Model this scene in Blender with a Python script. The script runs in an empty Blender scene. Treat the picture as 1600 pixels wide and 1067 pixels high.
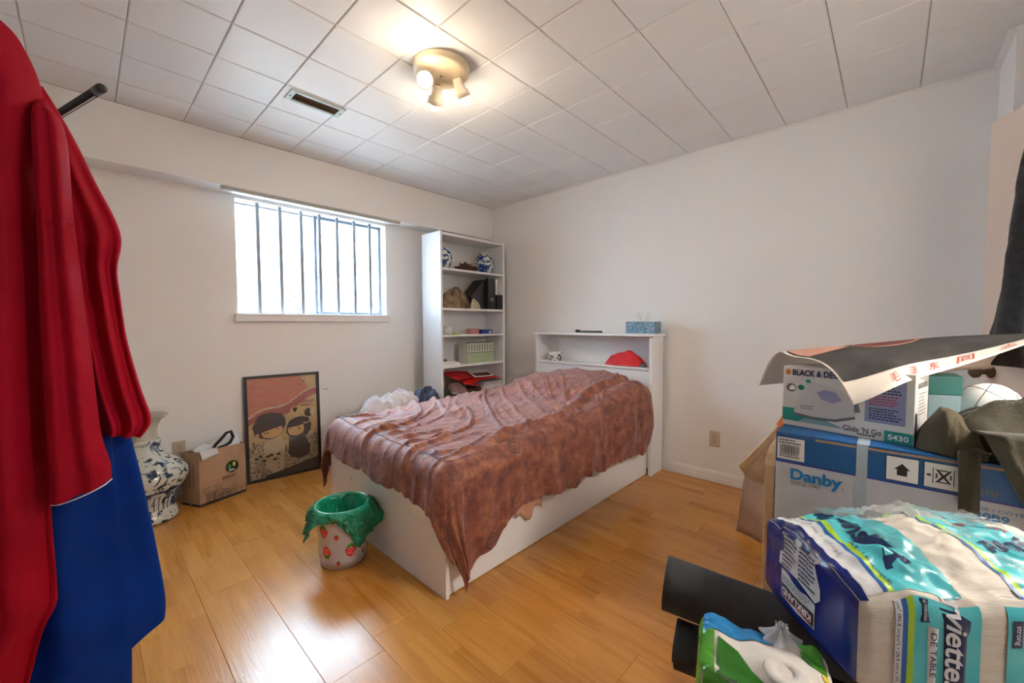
import bpy, bmesh, math, random
from mathutils import Vector, Matrix, noise
random.seed(7)
SC = bpy.context.scene
COL = SC.collection
# ------------------------------------------------------------------ camera
HC = 1.165
YAW, PITCH, ROLL = 0.8157694, -0.04383864, -0.0030425
_f = Vector((math.sin(YAW)*math.cos(PITCH), math.cos(YAW)*math.cos(PITCH), math.sin(PITCH)))
_r0 = Vector((math.cos(YAW), -math.sin(YAW), 0)); _u0 = _r0.cross(_f)
_r = _r0*math.cos(ROLL)+_u0*math.sin(ROLL); _u = _u0*math.cos(ROLL)-_r0*math.sin(ROLL)
cam = bpy.data.cameras.new('camera'); cam.sensor_width = 36; cam.lens = 36*629.42/1600
cam.clip_start = .02
camo = bpy.data.objects.new('camera', cam); COL.objects.link(camo)
camo.matrix_world = Matrix(((_r.x, _u.x, -_f.x, 0), (_r.y, _u.y, -_f.y, 0), (_r.z, _u.z, -_f.z, HC), (0, 0, 0, 1)))
SC.camera = camo
# ------------------------------------------------------------------ sky, exposure
W = bpy.data.worlds.new('overcast_sky'); SC.world = W; W.use_nodes = True
_bg = W.node_tree.nodes['Background']
_bg.inputs[0].default_value = (.60, .81, 1.0, 1); _bg.inputs[1].default_value = 38.0
SC.view_settings.view_transform = 'Standard'; SC.view_settings.look = 'None'
SC.view_settings.gamma = 1; SC.view_settings.use_curve_mapping = False
SC.view_settings.exposure = 1.36
SC.cycles.use_denoising = True
SC.cycles.max_bounces = 10; SC.cycles.diffuse_bounces = 6; SC.cycles.transparent_max_bounces = 16
SC.cycles.sample_clamp_indirect = 10; SC.cycles.sample_clamp_direct = 4
BULB = 80.0       # emission of the ceiling bulbs
HALL_FILL = 38.0        # added fill light, unseen, in the hall beyond the open door (watts)
# ------------------------------------------------------------------ helpers
WL = {}
def V(*a): return Vector(a)
class MB:
    def __init__(s): s.v = []; s.f = []; s.m = []; s.uv = None
    def add(s, vs, fs, m=0):
        o = len(s.v); s.v += [Vector(p) for p in vs]; s.f += [tuple(i+o for i in f) for f in fs]; s.m += [m]*len(fs); return s
    def obox(s, o, a, b, c, m=0):
        o, a, b, c = map(Vector, (o, a, b, c))
        if a.cross(b).dot(c) < 0: o, a = o+a, -a
        p = [o, o+a, o+a+b, o+b, o+c, o+a+c, o+a+b+c, o+b+c]
        return s.add(p, [(3, 2, 1, 0), (4, 5, 6, 7), (0, 1, 5, 4), (1, 2, 6, 5), (2, 3, 7, 6), (3, 0, 4, 7)], m)
    def box(s, x0, y0, z0, x1, y1, z1, m=0):
        return s.obox((x0, y0, z0), (x1-x0, 0, 0), (0, y1-y0, 0), (0, 0, z1-z0), m)
    def grid(s, fn, nu, nv, m=0, cu=False, flip=False):
        vs = []; U = nu if cu else nu+1
        for j in range(nv+1):
            for i in range(U): vs.append(fn(i/nu, j/nv))
        fs = []
        for j in range(nv):
            for i in range(nu):
                a = j*U+i; b = j*U+(i+1) % U; q = (a, b, b+U, a+U)
                fs.append(q[::-1] if flip else q)
        return s.add(vs, fs, m)
    def lathe(s, prof, c=(0, 0, 0), n=32, m=0, axis=None):
        c = Vector(c); z = Vector(axis or (0, 0, 1)).normalized()
        x = z.orthogonal().normalized(); y = z.cross(x)
        vs = []; fs = []
        for r, h in prof:
            for i in range(n):
                t = 2*math.pi*i/n; vs.append(c+z*h+(x*math.cos(t)+y*math.sin(t))*max(r, 1e-4))
        for j in range(len(prof)-1):
            for i in range(n):
                k = (i+1) % n; fs.append((j*n+i, j*n+k, (j+1)*n+k, (j+1)*n+i))
        return s.add(vs, fs, m)
    def tube(s, path, r, n=10, m=0, cap=True):
        path = [Vector(p) for p in path]; vs = []; fs = []; L = len(path)
        rr = r if isinstance(r, (list, tuple)) else [r]*L
        px = None
        for i, p in enumerate(path):
            t = (path[min(i+1, L-1)]-path[max(i-1, 0)]).normalized()
            px = t.orthogonal().normalized() if px is None else (px-t*px.dot(t)).normalized()
            py = t.cross(px)
            for k in range(n):
                a = 2*math.pi*k/n; vs.append(p+(px*math.cos(a)+py*math.sin(a))*rr[i])
        for i in range(L-1):
            for k in range(n):
                q = (k+1) % n; fs.append((i*n+k, i*n+q, (i+1)*n+q, (i+1)*n+k))
        if cap: fs += [tuple(range(n))[::-1], tuple(range((L-1)*n, L*n))]
        return s.add(vs, fs, m)
    def prism(s, pts, d, m=0):
        pts = [Vector(p) for p in pts]; d = Vector(d); n = len(pts)
        nrm = sum(((pts[i]-pts[0]).cross(pts[(i+1) % n]-pts[0]) for i in range(n)), Vector())
        if nrm.dot(d) > 0: pts = pts[::-1]
        fs = [tuple(range(n)), tuple(range(n, 2*n))[::-1]]+[((i+1) % n, i, n+i, n+(i+1) % n) for i in range(n)]
        return s.add(pts+[p+d for p in pts], fs, m)
    def ngon(s, pts, m=0): return s.add(pts, [tuple(range(len(pts)))], m)
    def build(s, name, mat, parent=None, smooth=False, bev=0, loc=None, solid=0, sub=0, struct=False):
        if parent is not None: L = WL[parent.name]
        elif loc is not None: L = Vector(loc)
        else:
            xs = [p.x for p in s.v]; ys = [p.y for p in s.v]
            L = Vector(((min(xs)+max(xs))/2, (min(ys)+max(ys))/2, min(p.z for p in s.v)))
        me = bpy.data.meshes.new(name)
        me.from_pydata([p-L for p in s.v], [], s.f)
        for mt in (mat if isinstance(mat, (list, tuple)) else [mat]): me.materials.append(mt)
        if any(s.m): me.polygons.foreach_set('material_index', s.m)
        if smooth: me.polygons.foreach_set('use_smooth', [True]*len(me.polygons))
        if s.uv is not None:
            l = me.uv_layers.new(name='UVMap')
            for lp in me.loops: l.data[lp.index].uv = s.uv[lp.vertex_index]
        me.update()
        o = bpy.data.objects.new(name, me); COL.objects.link(o); o.location = L
        if parent is not None: o.parent = parent; o.location = (0, 0, 0)
        WL[o.name] = L
        if bev:
            b = o.modifiers.new('bevel', 'BEVEL'); b.width = bev; b.segments = 2; b.limit_method = 'ANGLE'; b.angle_limit = .6
        if solid:
            b = o.modifiers.new('solid', 'SOLIDIFY'); b.thickness = solid; b.offset = 0
        if sub:
            b = o.modifiers.new('sub', 'SUBSURF'); b.levels = sub; b.render_levels = sub
        if struct: o['kind'] = 'structure'
        return o
def tag(o, label, cat, group=None):
    o['label'] = label; o['category'] = cat
    if group: o['group'] = group
    return o
def thing(name, label, cat, loc, group=None):
    o = bpy.data.objects.new(name, None); COL.objects.link(o); o.location = loc; o.empty_display_size = .05
    WL[o.name] = Vector(loc); return tag(o, label, cat, group)
def lerp(a, b, t): return a+(b-a)*t
def sst(a, b, x): t = min(1, max(0, (x-a)/(b-a))); return t*t*(3-2*t)
def nz(x, y, z=0, o=3): return noise.fractal(Vector((x, y, z)), .8, 2.1, o)
def ridge(x, y, z=0): return 1-abs(noise.noise(Vector((x, y, z))))*2
def interp(tab, x):
    if x <= tab[0][0]: return tab[0][1]
    for (a, p), (b, q) in zip(tab, tab[1:]):
        if x <= b: return lerp(p, q, (x-a)/(b-a))
    return tab[-1][1]
# ------------------------------------------------------------------ materials
def nt(name):
    m = bpy.data.materials.new(name); m.use_nodes = True; t = m.node_tree
    return m, t, t.nodes['Principled BSDF'], lambda a, b: t.links.new(a, b)
def N(t, k, **kw):
    n = t.nodes.new(k)
    for a, b in kw.items():
        if a[0] == '_': n.inputs[int(a[1:])].default_value = b
        else: setattr(n, a, b)
    return n
def ramp(t, stops):
    r = t.nodes.new('ShaderNodeValToRGB'); e = r.color_ramp.elements
    while len(e) < len(stops): e.new(.5)
    for q, (p, c) in zip(e, stops): q.position = p; q.color = (*c, 1)
    return r
def pm(name, c, c2=None, scale=6, rough=.5, bump=0, bscale=60, metal=0, stretch=None, spec=None, sheen=0, det=4):
    m, t, b, ln = nt(name)
    tc = N(t, 'ShaderNodeTexCoord'); mp = N(t, 'ShaderNodeMapping'); ln(tc.outputs['Object'], mp.inputs[0])
    if stretch: mp.inputs['Scale'].default_value = stretch
    if c2 is None: c2 = tuple(x*.93 for x in c)
    n = N(t, 'ShaderNodeTexNoise'); n.inputs['Scale'].default_value = scale; n.inputs['Detail'].default_value = det
    ln(mp.outputs[0], n.inputs['Vector'])
    r = ramp(t, [(.35, c), (.68, c2)]); ln(n.outputs[0], r.inputs[0]); ln(r.outputs[0], b.inputs['Base Color'])
    b.inputs['Roughness'].default_value = rough; b.inputs['Metallic'].default_value = metal
    if spec is not None: b.inputs['Specular IOR Level'].default_value = spec
    if sheen: b.inputs['Sheen Weight'].default_value = sheen
    if bump:
        n2 = N(t, 'ShaderNodeTexNoise'); n2.inputs['Scale'].default_value = bscale; n2.inputs['Detail'].default_value = 3
        ln(mp.outputs[0], n2.inputs['Vector'])
        bp = N(t, 'ShaderNodeBump'); bp.inputs['Strength'].default_value = bump; bp.inputs['Distance'].default_value = .01
        ln(n2.outputs[0], bp.inputs['Height']); ln(bp.outputs[0], b.inputs['Normal'])
    return m
def clear_mat(name, tint=(1, 1, 1), opacity=.15, rough=.05, milk=(.9, .93, .95)):
    m, t, b, ln = nt(name)
    b.inputs['Base Color'].default_value = (*milk, 1); b.inputs['Roughness'].default_value = rough
    tr = N(t, 'ShaderNodeBsdfTransparent'); tr.inputs[0].default_value = (*tint, 1)
    mx = N(t, 'ShaderNodeMixShader'); fr = N(t, 'ShaderNodeLayerWeight'); fr.inputs[0].default_value = .25
    n = N(t, 'ShaderNodeTexNoise'); n.inputs['Scale'].default_value = 9
    ad = N(t, 'ShaderNodeMath', operation='MULTIPLY_ADD'); ad.inputs[1].default_value = .5; ad.inputs[2].default_value = opacity
    ln(fr.outputs['Fresnel'], ad.inputs[0]); ln(ad.outputs[0], mx.inputs[0])
    ln(tr.outputs[0], mx.inputs[1]); ln(b.outputs[0], mx.inputs[2])
    ln(mx.outputs[0], t.nodes['Material Output'].inputs[0])
    return m
def emit_mat(name, c, s):
    m, t, b, ln = nt(name); b.inputs['Emission Color'].default_value = (*c, 1); b.inputs['Emission Strength'].default_value = s
    b.inputs['Base Color'].default_value = (1, .95, .85, 1); return m
M = {}
M['wall'] = pm('wall_paint', (.85, .835, .815), (.83, .815, .80), 1.5, .55, .12, 180)
M['white_trim'] = pm('white_trim_paint', (.82, .80, .77), None, 3, .38, .04, 90)
M['door'] = pm('peach_door_paint', (.78, .62, .51), (.75, .60, .50), 3, .42, .03, 90)
M['tile'] = pm('ceiling_tile_paint', (.82, .825, .825), (.795, .80, .80), 3, .42, .10, 140)
M['tile_back'] = pm('ceiling_backing', (.30, .27, .24), None, 5, .8)
M['lam'] = pm('white_laminate', (.80, .80, .80), (.775, .775, .78), 3, .34, .02, 120)
M['dgrey'] = pm('dark_grey_metal', (.16, .20, .27), (.12, .15, .20), 6, .4)
M['barw'] = pm('bar_paint', (.30, .34, .39), (.25, .29, .34), 6, .45)
M['black'] = pm('black_plastic', (.012, .012, .014), (.02, .02, .022), 8, .35)
M['blackc'] = pm('black_cloth', (.012, .012, .013), (.03, .03, .032), 40, .9, .3, 200, sheen=.2)
M['chrome'] = pm('chrome', (.7, .7, .7), None, 5, .2, metal=1)
M['paper'] = pm('white_paper', (.82, .81, .79), (.76, .75, .73), 8, .7)
M['red'] = pm('red_robe_cloth', (.40, .003, .020), (.33, .002, .015), 5, .7, .12, 260, spec=.15)
M['blue'] = pm('blue_robe_cloth', (.002, .032, .25), (.0015, .026, .20), 5, .7, .1, 260, spec=.12)
M['redp'] = pm('red_paper', (.62, .02, .015), (.5, .012, .012), 6, .5)
M['redc'] = pm('red_cloth', (.62, .012, .018), (.42, .008, .012), 14, .75, .2, 90)
M['kraft'] = pm('kraft_paper', (.44, .275, .165), (.37, .23, .135), 9, .75, .15, 40)
M['kraft2'] = pm('kraft_paper_pale', (.46, .30, .20), (.36, .225, .14), 7, .75, .2, 25)
M['kdark'] = pm('kraft_shade', (.14, .075, .04), None, 7, .8)  # kraft darkened to paint the shade inside the carrier bag
M['ink'] = pm('dark_ink', (.02, .018, .018), (.035, .03, .03), 20, .6)
M['inkg'] = pm('grey_ink', (.12, .13, .15), (.17, .18, .2), 20, .6)
M['green_ink'] = pm('dark_green_ink', (.012, .045, .02), None, 10, .5)
M['yel'] = pm('yellow_ink', (.75, .6, .05), None, 10, .5)
M['teal'] = pm('teal_print', (.015, .30, .24), (.012, .26, .21), 10, .4)
M['tealp'] = pm('pale_teal_print', (.25, .36, .38), (.2, .32, .35), 10, .5)
M['wood_l'] = pm('light_wood', (.60, .40, .22), (.52, .33, .17), 4, .45, .05, 60, stretch=(1, 1, 8))
M['straw'] = pm('straw', (.88, .68, .42), (.74, .54, .30), 30, .7, .3, 90)
M['orange'] = pm('orange_plastic', (.72, .16, .02), None, 10, .4)
M['mat'] = pm('yoga_mat_foam', (.026, .026, .027), (.036, .036, .037), 30, .8, .3, 600)
M['clear'] = clear_mat('clear_plastic')
M['clear2'] = clear_mat('cloudy_plastic', opacity=.42, rough=.12)
M['glass'] = clear_mat('window_glass', opacity=.02, rough=.0)
M['beige'] = pm('ivory_plastic', (.58, .49, .36), (.55, .46, .34), 10, .4)
M['olive'] = pm('olive_cloth', (.034, .028, .013), (.052, .043, .021), 8, .8, .2, 160, sheen=.2)
M['olive_l'] = pm('olive_lining', (.075, .058, .026), (.058, .044, .02), 8, .8, .2, 160)
M['bluep'] = pm('carton_blue', (.012, .105, .31), (.010, .095, .28), 8, .4)
M['cart'] = pm('carton_white', (.52, .55, .60), (.48, .51, .56), 8, .55)
M['dblue'] = pm('logo_blue', (.0, .19, .50), None, 8, .4)
M['navy'] = pm('navy_film', (.004, .018, .17), (.003, .014, .13), 6, .22, .12, 20)
M['navy2'] = pm('navy_print', (.005, .02, .085), None, 6, .3)
M['aqua'] = pm('aqua_film', (.05, .43, .50), (.12, .55, .58), 9, .25, .1, 25)
M['lime'] = pm('lime_print', (.36, .58, .03), None, 9, .3)
M['blue_s'] = pm('blue_stripe', (.02, .12, .42), None, 9, .3)
M['napkin'] = pm('paper_napkins', (.62, .57, .49), (.56, .51, .43), 10, .6, .2, 60, stretch=(1, 1, 12))
M['wrapw'] = pm('white_wrapper', (.66, .68, .69), (.58, .60, .62), 8, .3)
M['kirkr'] = pm('logo_red', (.35, .01, .012), None, 8, .35)
M['tp'] = pm('tissue_roll', (.74, .70, .64), (.66, .62, .56), 12, .8, .25, 50)
M['gfilm'] = pm('green_film', (.06, .30, .01), (.04, .22, .012), 6, .25, .08, 20)
M['bfilm'] = pm('blue_film', (.01, .22, .52), (.01, .18, .44), 6, .25, .08, 20)
M['greyc'] = pm('grey_bench', (.055, .052, .05), (.075, .07, .066), 9, .55, .1, 80)
M['whitec'] = pm('white_clothes', (.80, .80, .84), (.62, .62, .70), 9, .85, .2, 60)
M['navyc'] = pm('navy_clothes', (.03, .04, .075), (.06, .075, .12), 9, .85, .2, 60)
M['camo'] = pm('brown_canvas', (.30, .20, .12), (.10, .07, .04), 14, .85, .2, 60)
M['camol'] = pm('cream_crumple', (.55, .48, .36), (.42, .35, .25), 14, .8)
M['clay'] = pm('brown_clay', (.10, .055, .03), (.07, .04, .022), 14, .5)
M['pink'] = pm('pink_card', (.55, .22, .24), None, 10, .5)
M['blueb'] = pm('blue_card', (.02, .03, .22), (.03, .05, .35), 10, .4)
M['limep'] = pm('lime_plastic', (.32, .52, .06), None, 10, .4)
M['lav'] = pm('lavender_print', (.27, .27, .44), None, 10, .5)
M['irongrey'] = pm('iron_print_grey', (.50, .49, .46), (.60, .59, .56), 5, .4)
M['irongd'] = pm('iron_print_dark', (.14, .14, .15), None, 5, .4)
M['boxw'] = pm('box_white', (.64, .62, .58), (.60, .58, .54), 5, .4)
M['orangei'] = pm('orange_ink', (.70, .20, .05), None, 9, .4)
M['postp'] = pm('poster_paper', (.72, .66, .58), (.66, .59, .50), 6, .5)
M['postg'] = pm('poster_grey', (.032, .030, .028), (.06, .056, .052), 5, .62, spec=.25, stretch=(1, 4, 6))
M['postpk'] = pm('poster_salmon', (.46, .24, .17), (.40, .20, .145), 6, .6, spec=.25)
M['postm'] = pm('poster_maroon', (.13, .04, .035), (.10, .03, .028), 6, .6, spec=.25)
M['postr'] = pm('poster_red', (.48, .05, .03), None, 9, .5)
M['cream'] = pm('lamp_enamel', (.74, .62, .42), (.66, .53, .34), 7, .3)
M['ceramic'] = pm('lamp_ceramic', (.85, .76, .62), None, 7, .3)
M['bulb'] = emit_mat('lit_bulb', (1, .82, .60), BULB)
M['ventf'] = pm('vent_frame', (.52, .60, .57), (.45, .53, .50), 9, .4)
M['ventd'] = pm('vent_dark', (.05, .028, .015), (.09, .05, .028), 14, .7)
M['vents'] = pm('vent_slat_brown', (.22, .125, .065), (.28, .165, .09), 14, .5)
M['sheet'] = pm('peach_sheet', (.55, .30, .20), (.48, .25, .16), 9, .85)
M['gbag'] = pm('green_bag_film', (.006, .20, .10), (.01, .28, .15), 12, .22, .2, 30)
M['art_s'] = pm('art_salmon', (.56, .20, .12), (.48, .16, .10), 26, .35)
M['art_b'] = pm('art_ochre', (.56, .40, .18), (.48, .33, .15), 20, .35)
M['art_m'] = pm('art_mauve', (.38, .10, .08), (.31, .08, .065), 20, .35)
M['art_d'] = pm('art_brown', (.045, .024, .022), (.065, .035, .032), 30, .35)
M['art_f'] = pm('art_skin', (.66, .42, .17), (.60, .37, .14), 12, .35)
M['art_c'] = pm('art_cream', (.62, .49, .32), (.54, .42, .26), 25, .35)
M['flor'] = pm('art_florals', (.60, .47, .30), (.10, .05, .04), 60, .35, det=6)
M['siding'] = pm('white_siding', (.30, .31, .32), None, 4, .6)
M['sidingw'] = pm('outside_window', (.03, .035, .045), None, 4, .3)
M['leaf'] = pm('leaf_green', (.012, .022, .010), (.02, .03, .014), 9, .6)
M['alu'] = pm('ladder_aluminium', (.02, .024, .03), None, 9, .5)
M['ground'] = pm('outside_ground', (.22, .20, .18), (.15, .14, .12), 5, .9)
M['brickr'] = pm('outside_red_kerb', (.42, .2, .14), (.6, .52, .46), 9, .8)
M['curtain'] = pm('curtain_track_metal', (.50, .50, .46), None, 9, .35)
M['tissb'] = pm('tissue_box_print', (.05, .16, .26), (.30, .42, .50), 60, .5, det=6)
M['tisss'] = pm('tissue_box_side', (.15, .30, .33), (.10, .24, .27), 20, .5)
def spots_mat():
    m, t, b, ln = nt('spotted_tin'); tc = N(t, 'ShaderNodeTexCoord'); v = N(t, 'ShaderNodeTexVoronoi'); v.inputs['Scale'].default_value = 34
    ln(tc.outputs['Object'], v.inputs['Vector']); r = ramp(t, [(.28, (.06, .05, .05)), (.36, (.72, .70, .68))]); ln(v.outputs['Distance'], r.inputs[0])
    ln(r.outputs[0], b.inputs['Base Color']); b.inputs['Roughness'].default_value = .4; return m
M['spots'] = spots_mat()
def porcelain(name, scale, thr, base=(.62, .63, .58), ink=(.012, .03, .085), wave=2.2):
    m, t, b, ln = nt(name); tc = N(t, 'ShaderNodeTexCoord')
    n = N(t, 'ShaderNodeTexNoise'); n.inputs['Scale'].default_value = scale; n.inputs['Detail'].default_value = 4; n.inputs['Distortion'].default_value = wave
    n2 = N(t, 'ShaderNodeTexNoise'); n2.inputs['Scale'].default_value = scale*2.6; n2.inputs['Detail'].default_value = 2
    ln(tc.outputs['Object'], n.inputs['Vector']); ln(tc.outputs['Object'], n2.inputs['Vector'])
    r = ramp(t, [(thr, ink), (thr+.05, (.16, .22, .30)), (thr+.09, base)]); ln(n.outputs[0], r.inputs[0])
    r2 = ramp(t, [(.34, ink), (.38, base)]); ln(n2.outputs[0], r2.inputs[0])
    mx = N(t, 'ShaderNodeMix', data_type='RGBA', blend_type='MULTIPLY'); mx.inputs[0].default_value = 1
    ln(r.outputs[0], mx.inputs[6]); ln(r2.outputs[0], mx.inputs[7])
    hs = N(t, 'ShaderNodeHueSaturation'); hs.inputs['Value'].default_value = 1.45; ln(mx.outputs[2], hs.inputs['Color'])
    ln(hs.outputs[0], b.inputs['Base Color']); b.inputs['Roughness'].default_value = .16; return m
M['porc'] = porcelain('porcelain_painted', 15, .385, (.64, .65, .61), (.014, .03, .07), 1.6)
M['porcj'] = porcelain('porcelain_jar', 15, .43, (.66, .68, .66), (.015, .05, .26), 1.4)
M['porcw'] = pm('porcelain_plain', (.52, .52, .46), (.46, .46, .41), 8, .2)
def wood_floor():
    m, t, b, ln = nt('laminate_oak'); tc = N(t, 'ShaderNodeTexCoord'); oi = N(t, 'ShaderNodeObjectInfo')
    # each board: three strips of staggered staves, grain along Y
    sp = N(t, 'ShaderNodeSeparateXYZ'); ln(tc.outputs['Object'], sp.inputs[0])
    o7 = N(t, 'ShaderNodeMath', operation='MULTIPLY'); o7.inputs[1].default_value = 17.3; ln(oi.outputs['Random'], o7.inputs[0])
    yy = N(t, 'ShaderNodeMath', operation='ADD'); ln(sp.outputs['Y'], yy.inputs[0]); ln(o7.outputs[0], yy.inputs[1])
    cb = N(t, 'ShaderNodeCombineXYZ'); ln(yy.outputs[0], cb.inputs[0]); ln(sp.outputs['X'], cb.inputs[1])
    br = N(t, 'ShaderNodeTexBrick'); br.offset = .37; br.offset_frequency = 2
    br.inputs['Scale'].default_value = 1; br.inputs['Mortar Size'].default_value = .0004; br.inputs['Brick Width'].default_value = .41; br.inputs['Row Height'].default_value = .0667
    br.inputs['Color1'].default_value = (.0, .0, .0, 1); br.inputs['Color2'].default_value = (1, 1, 1, 1); br.inputs['Mortar'].default_value = (.25, .25, .25, 1)
    ln(cb.outputs[0], br.inputs['Vector'])
    c2 = N(t, 'ShaderNodeCombineXYZ'); ln(sp.outputs['X'], c2.inputs[0]); ln(yy.outputs[0], c2.inputs[1])
    bv = N(t, 'ShaderNodeMath', operation='MULTIPLY'); bv.inputs[1].default_value = 9; ln(br.outputs['Color'], bv.inputs[0]); ln(bv.outputs[0], c2.inputs[2])
    mp = N(t, 'ShaderNodeMapping'); mp.inputs['Scale'].default_value = (26, 2.2, 1); ln(c2.outputs[0], mp.inputs[0])
    n = N(t, 'ShaderNodeTexNoise'); n.inputs['Scale'].default_value = 1; n.inputs['Detail'].default_value = 5; n.inputs['Distortion'].default_value = 1.1; ln(mp.outputs[0], n.inputs['Vector'])
    mp2 = N(t, 'ShaderNodeMapping'); mp2.inputs['Scale'].default_value = (160, 4, 1); ln(c2.outputs[0], mp2.inputs[0])
    n2 = N(t, 'ShaderNodeTexNoise'); n2.inputs['Scale'].default_value = 1; n2.inputs['Detail'].default_value = 2; ln(mp2.outputs[0], n2.inputs['Vector'])
    a = N(t, 'ShaderNodeMath', operation='MULTIPLY_ADD'); a.inputs[1].default_value = .24; ln(br.outputs['Color'], a.inputs[0])
    a0 = N(t, 'ShaderNodeMath', operation='MULTIPLY'); a0.inputs[1].default_value = .62; ln(n.outputs[0], a0.inputs[0]); ln(a0.outputs[0], a.inputs[2])
    a1 = N(t, 'ShaderNodeMath', operation='MULTIPLY_ADD'); a1.inputs[1].default_value = .22; ln(n2.outputs[0], a1.inputs[0]); ln(a.outputs[0], a1.inputs[2])
    r = ramp(t, [(.30, (.40, .155, .024)), (.52, (.52, .225, .042)), (.78, (.61, .295, .070))]); ln(a1.outputs[0], r.inputs[0])
    ln(r.outputs[0], b.inputs['Base Color']); b.inputs['Roughness'].default_value = .24
    bp = N(t, 'ShaderNodeBump'); bp.inputs['Strength'].default_value = .10; bp.inputs['Distance'].default_value = .004
    ln(n2.outputs[0], bp.inputs['Height']); ln(bp.outputs[0], b.inputs['Normal']); return m
M['floor'] = wood_floor()
def quilt_mat():
    m, t, b, ln = nt('batik_quilt'); tc = N(t, 'ShaderNodeTexCoord'); uv = tc.outputs['UV']
    n = N(t, 'ShaderNodeTexNoise'); n.inputs['Scale'].default_value = 12; n.inputs['Detail'].default_value = 9; n.inputs['Roughness'].default_value = .72; ln(uv, n.inputs['Vector'])
    r = ramp(t, [(.32, (.095, .024, .020)), (.46, (.19, .050, .030)), (.56, (.28, .088, .042)), (.68, (.40, .165, .085))]); ln(n.outputs[0], r.inputs[0])
    n3 = N(t, 'ShaderNodeTexNoise'); n3.inputs['Scale'].default_value = 26; n3.inputs['Detail'].default_value = 5; ln(uv, n3.inputs['Vector'])
    r3 = ramp(t, [(.36, (.66, .62, .64)), (.54, (1, 1, 1))]); ln(n3.outputs[0], r3.inputs[0])
    m0 = N(t, 'ShaderNodeMix', data_type='RGBA', blend_type='MULTIPLY'); m0.inputs[0].default_value = .8; ln(r.outputs[0], m0.inputs[6]); ln(r3.outputs[0], m0.inputs[7])
    # square medallions with dashed outlines on a staggered lattice
    mp = N(t, 'ShaderNodeMapping'); mp.inputs['Scale'].default_value = (2.45, 2.45, 1); mp.inputs['Rotation'].default_value = (0, 0, .5); ln(uv, mp.inputs[0])
    fr = N(t, 'ShaderNodeVectorMath', operation='FRACTION'); ln(mp.outputs[0], fr.inputs[0])
    sb = N(t, 'ShaderNodeVectorMath', operation='SUBTRACT'); sb.inputs[1].default_value = (.5, .5, 0); ln(fr.outputs[0], sb.inputs[0])
    ab = N(t, 'ShaderNodeVectorMath', operation='ABSOLUTE'); ln(sb.outputs[0], ab.inputs[0])
    sx = N(t, 'ShaderNodeSeparateXYZ'); ln(ab.outputs[0], sx.inputs[0])
    mxm = N(t, 'ShaderNodeMath', operation='MAXIMUM'); ln(sx.outputs[0], mxm.inputs[0]); ln(sx.outputs[1], mxm.inputs[1])
    rr = ramp(t, [(0, (1, 1, 1)), (.014, (0, 0, 0)), (.030, (1, 1, 1)), (.046, (0, 0, 0)), (.062, (1, 1, 1)), (.085, (0, 0, 0)), (.11, (0, 0, 0))]); rr.color_ramp.interpolation = 'CONSTANT'; ln(mxm.outputs[0], rr.inputs[0])
    ch = N(t, 'ShaderNodeTexChecker'); ch.inputs['Scale'].default_value = 150; ch.inputs[1].default_value = (1, 1, 1, 1); ch.inputs[2].default_value = (.25, .25, .25, 1); ln(uv, ch.inputs[0])
    mm = N(t, 'ShaderNodeMath', operation='MULTIPLY'); ln(rr.outputs[0], mm.inputs[0]); ln(ch.outputs[0], mm.inputs[1])
    m5 = N(t, 'ShaderNodeMath', operation='MULTIPLY'); m5.inputs[1].default_value = .92; ln(mm.outputs[0], m5.inputs[0])
    m1 = N(t, 'ShaderNodeMix', data_type='RGBA'); ln(m5.outputs[0], m1.inputs[0]); ln(m0.outputs[2], m1.inputs[6]); m1.inputs[7].default_value = (.022, .022, .012, 1)
    ln(m1.outputs[2], b.inputs['Base Color']); b.inputs['Roughness'].default_value = .62
    b.inputs['Sheen Weight'].default_value = .35; b.inputs['Sheen Tint'].default_value = (.9, .75, .8, 1); b.inputs['Sheen Roughness'].default_value = .5
    n4 = N(t, 'ShaderNodeTexNoise'); n4.inputs['Scale'].default_value = 30; n4.inputs['Detail'].default_value = 4; ln(uv, n4.inputs['Vector'])
    bp = N(t, 'ShaderNodeBump'); bp.inputs['Strength'].default_value = .5; bp.inputs['Distance'].default_value = .010; ln(n4.outputs[0], bp.inputs['Height']); ln(bp.outputs[0], b.inputs['Normal'])
    return m
M['quilt'] = quilt_mat()
# ------------------------------------------------------------------ print on surfaces
def plane(o, u, v):
    o, u, v = Vector(o), Vector(u), Vector(v); n = u.cross(v).normalized()
    return lambda a, b, h=0: o+u*a+v*b+n*h
def decal(parent, name, P, polys, mat, h=.0008):
    mb = MB()
    for pl in polys: mb.ngon([P(a, b, h) for a, b in pl])
    return mb.build(name, mat, parent)
def rect(u0, v0, u1, v1): return [(u0, v0), (u1, v0), (u1, v1), (u0, v1)]
def decal_grid(parent, name, P, r, mat, h=.001, nu=12, nv=8, smooth=True):
    mb = MB(); mb.grid(lambda a, b: P(lerp(r[0], r[2], a), lerp(r[1], r[3], b), h), nu, nv)
    return mb.build(name, mat, parent, smooth)
def ell(cx, cy, rx, ry, n=20, a0=0): return [(cx+rx*math.cos(a0+2*math.pi*i/n), cy+ry*math.sin(a0+2*math.pi*i/n)) for i in range(n)]
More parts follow.
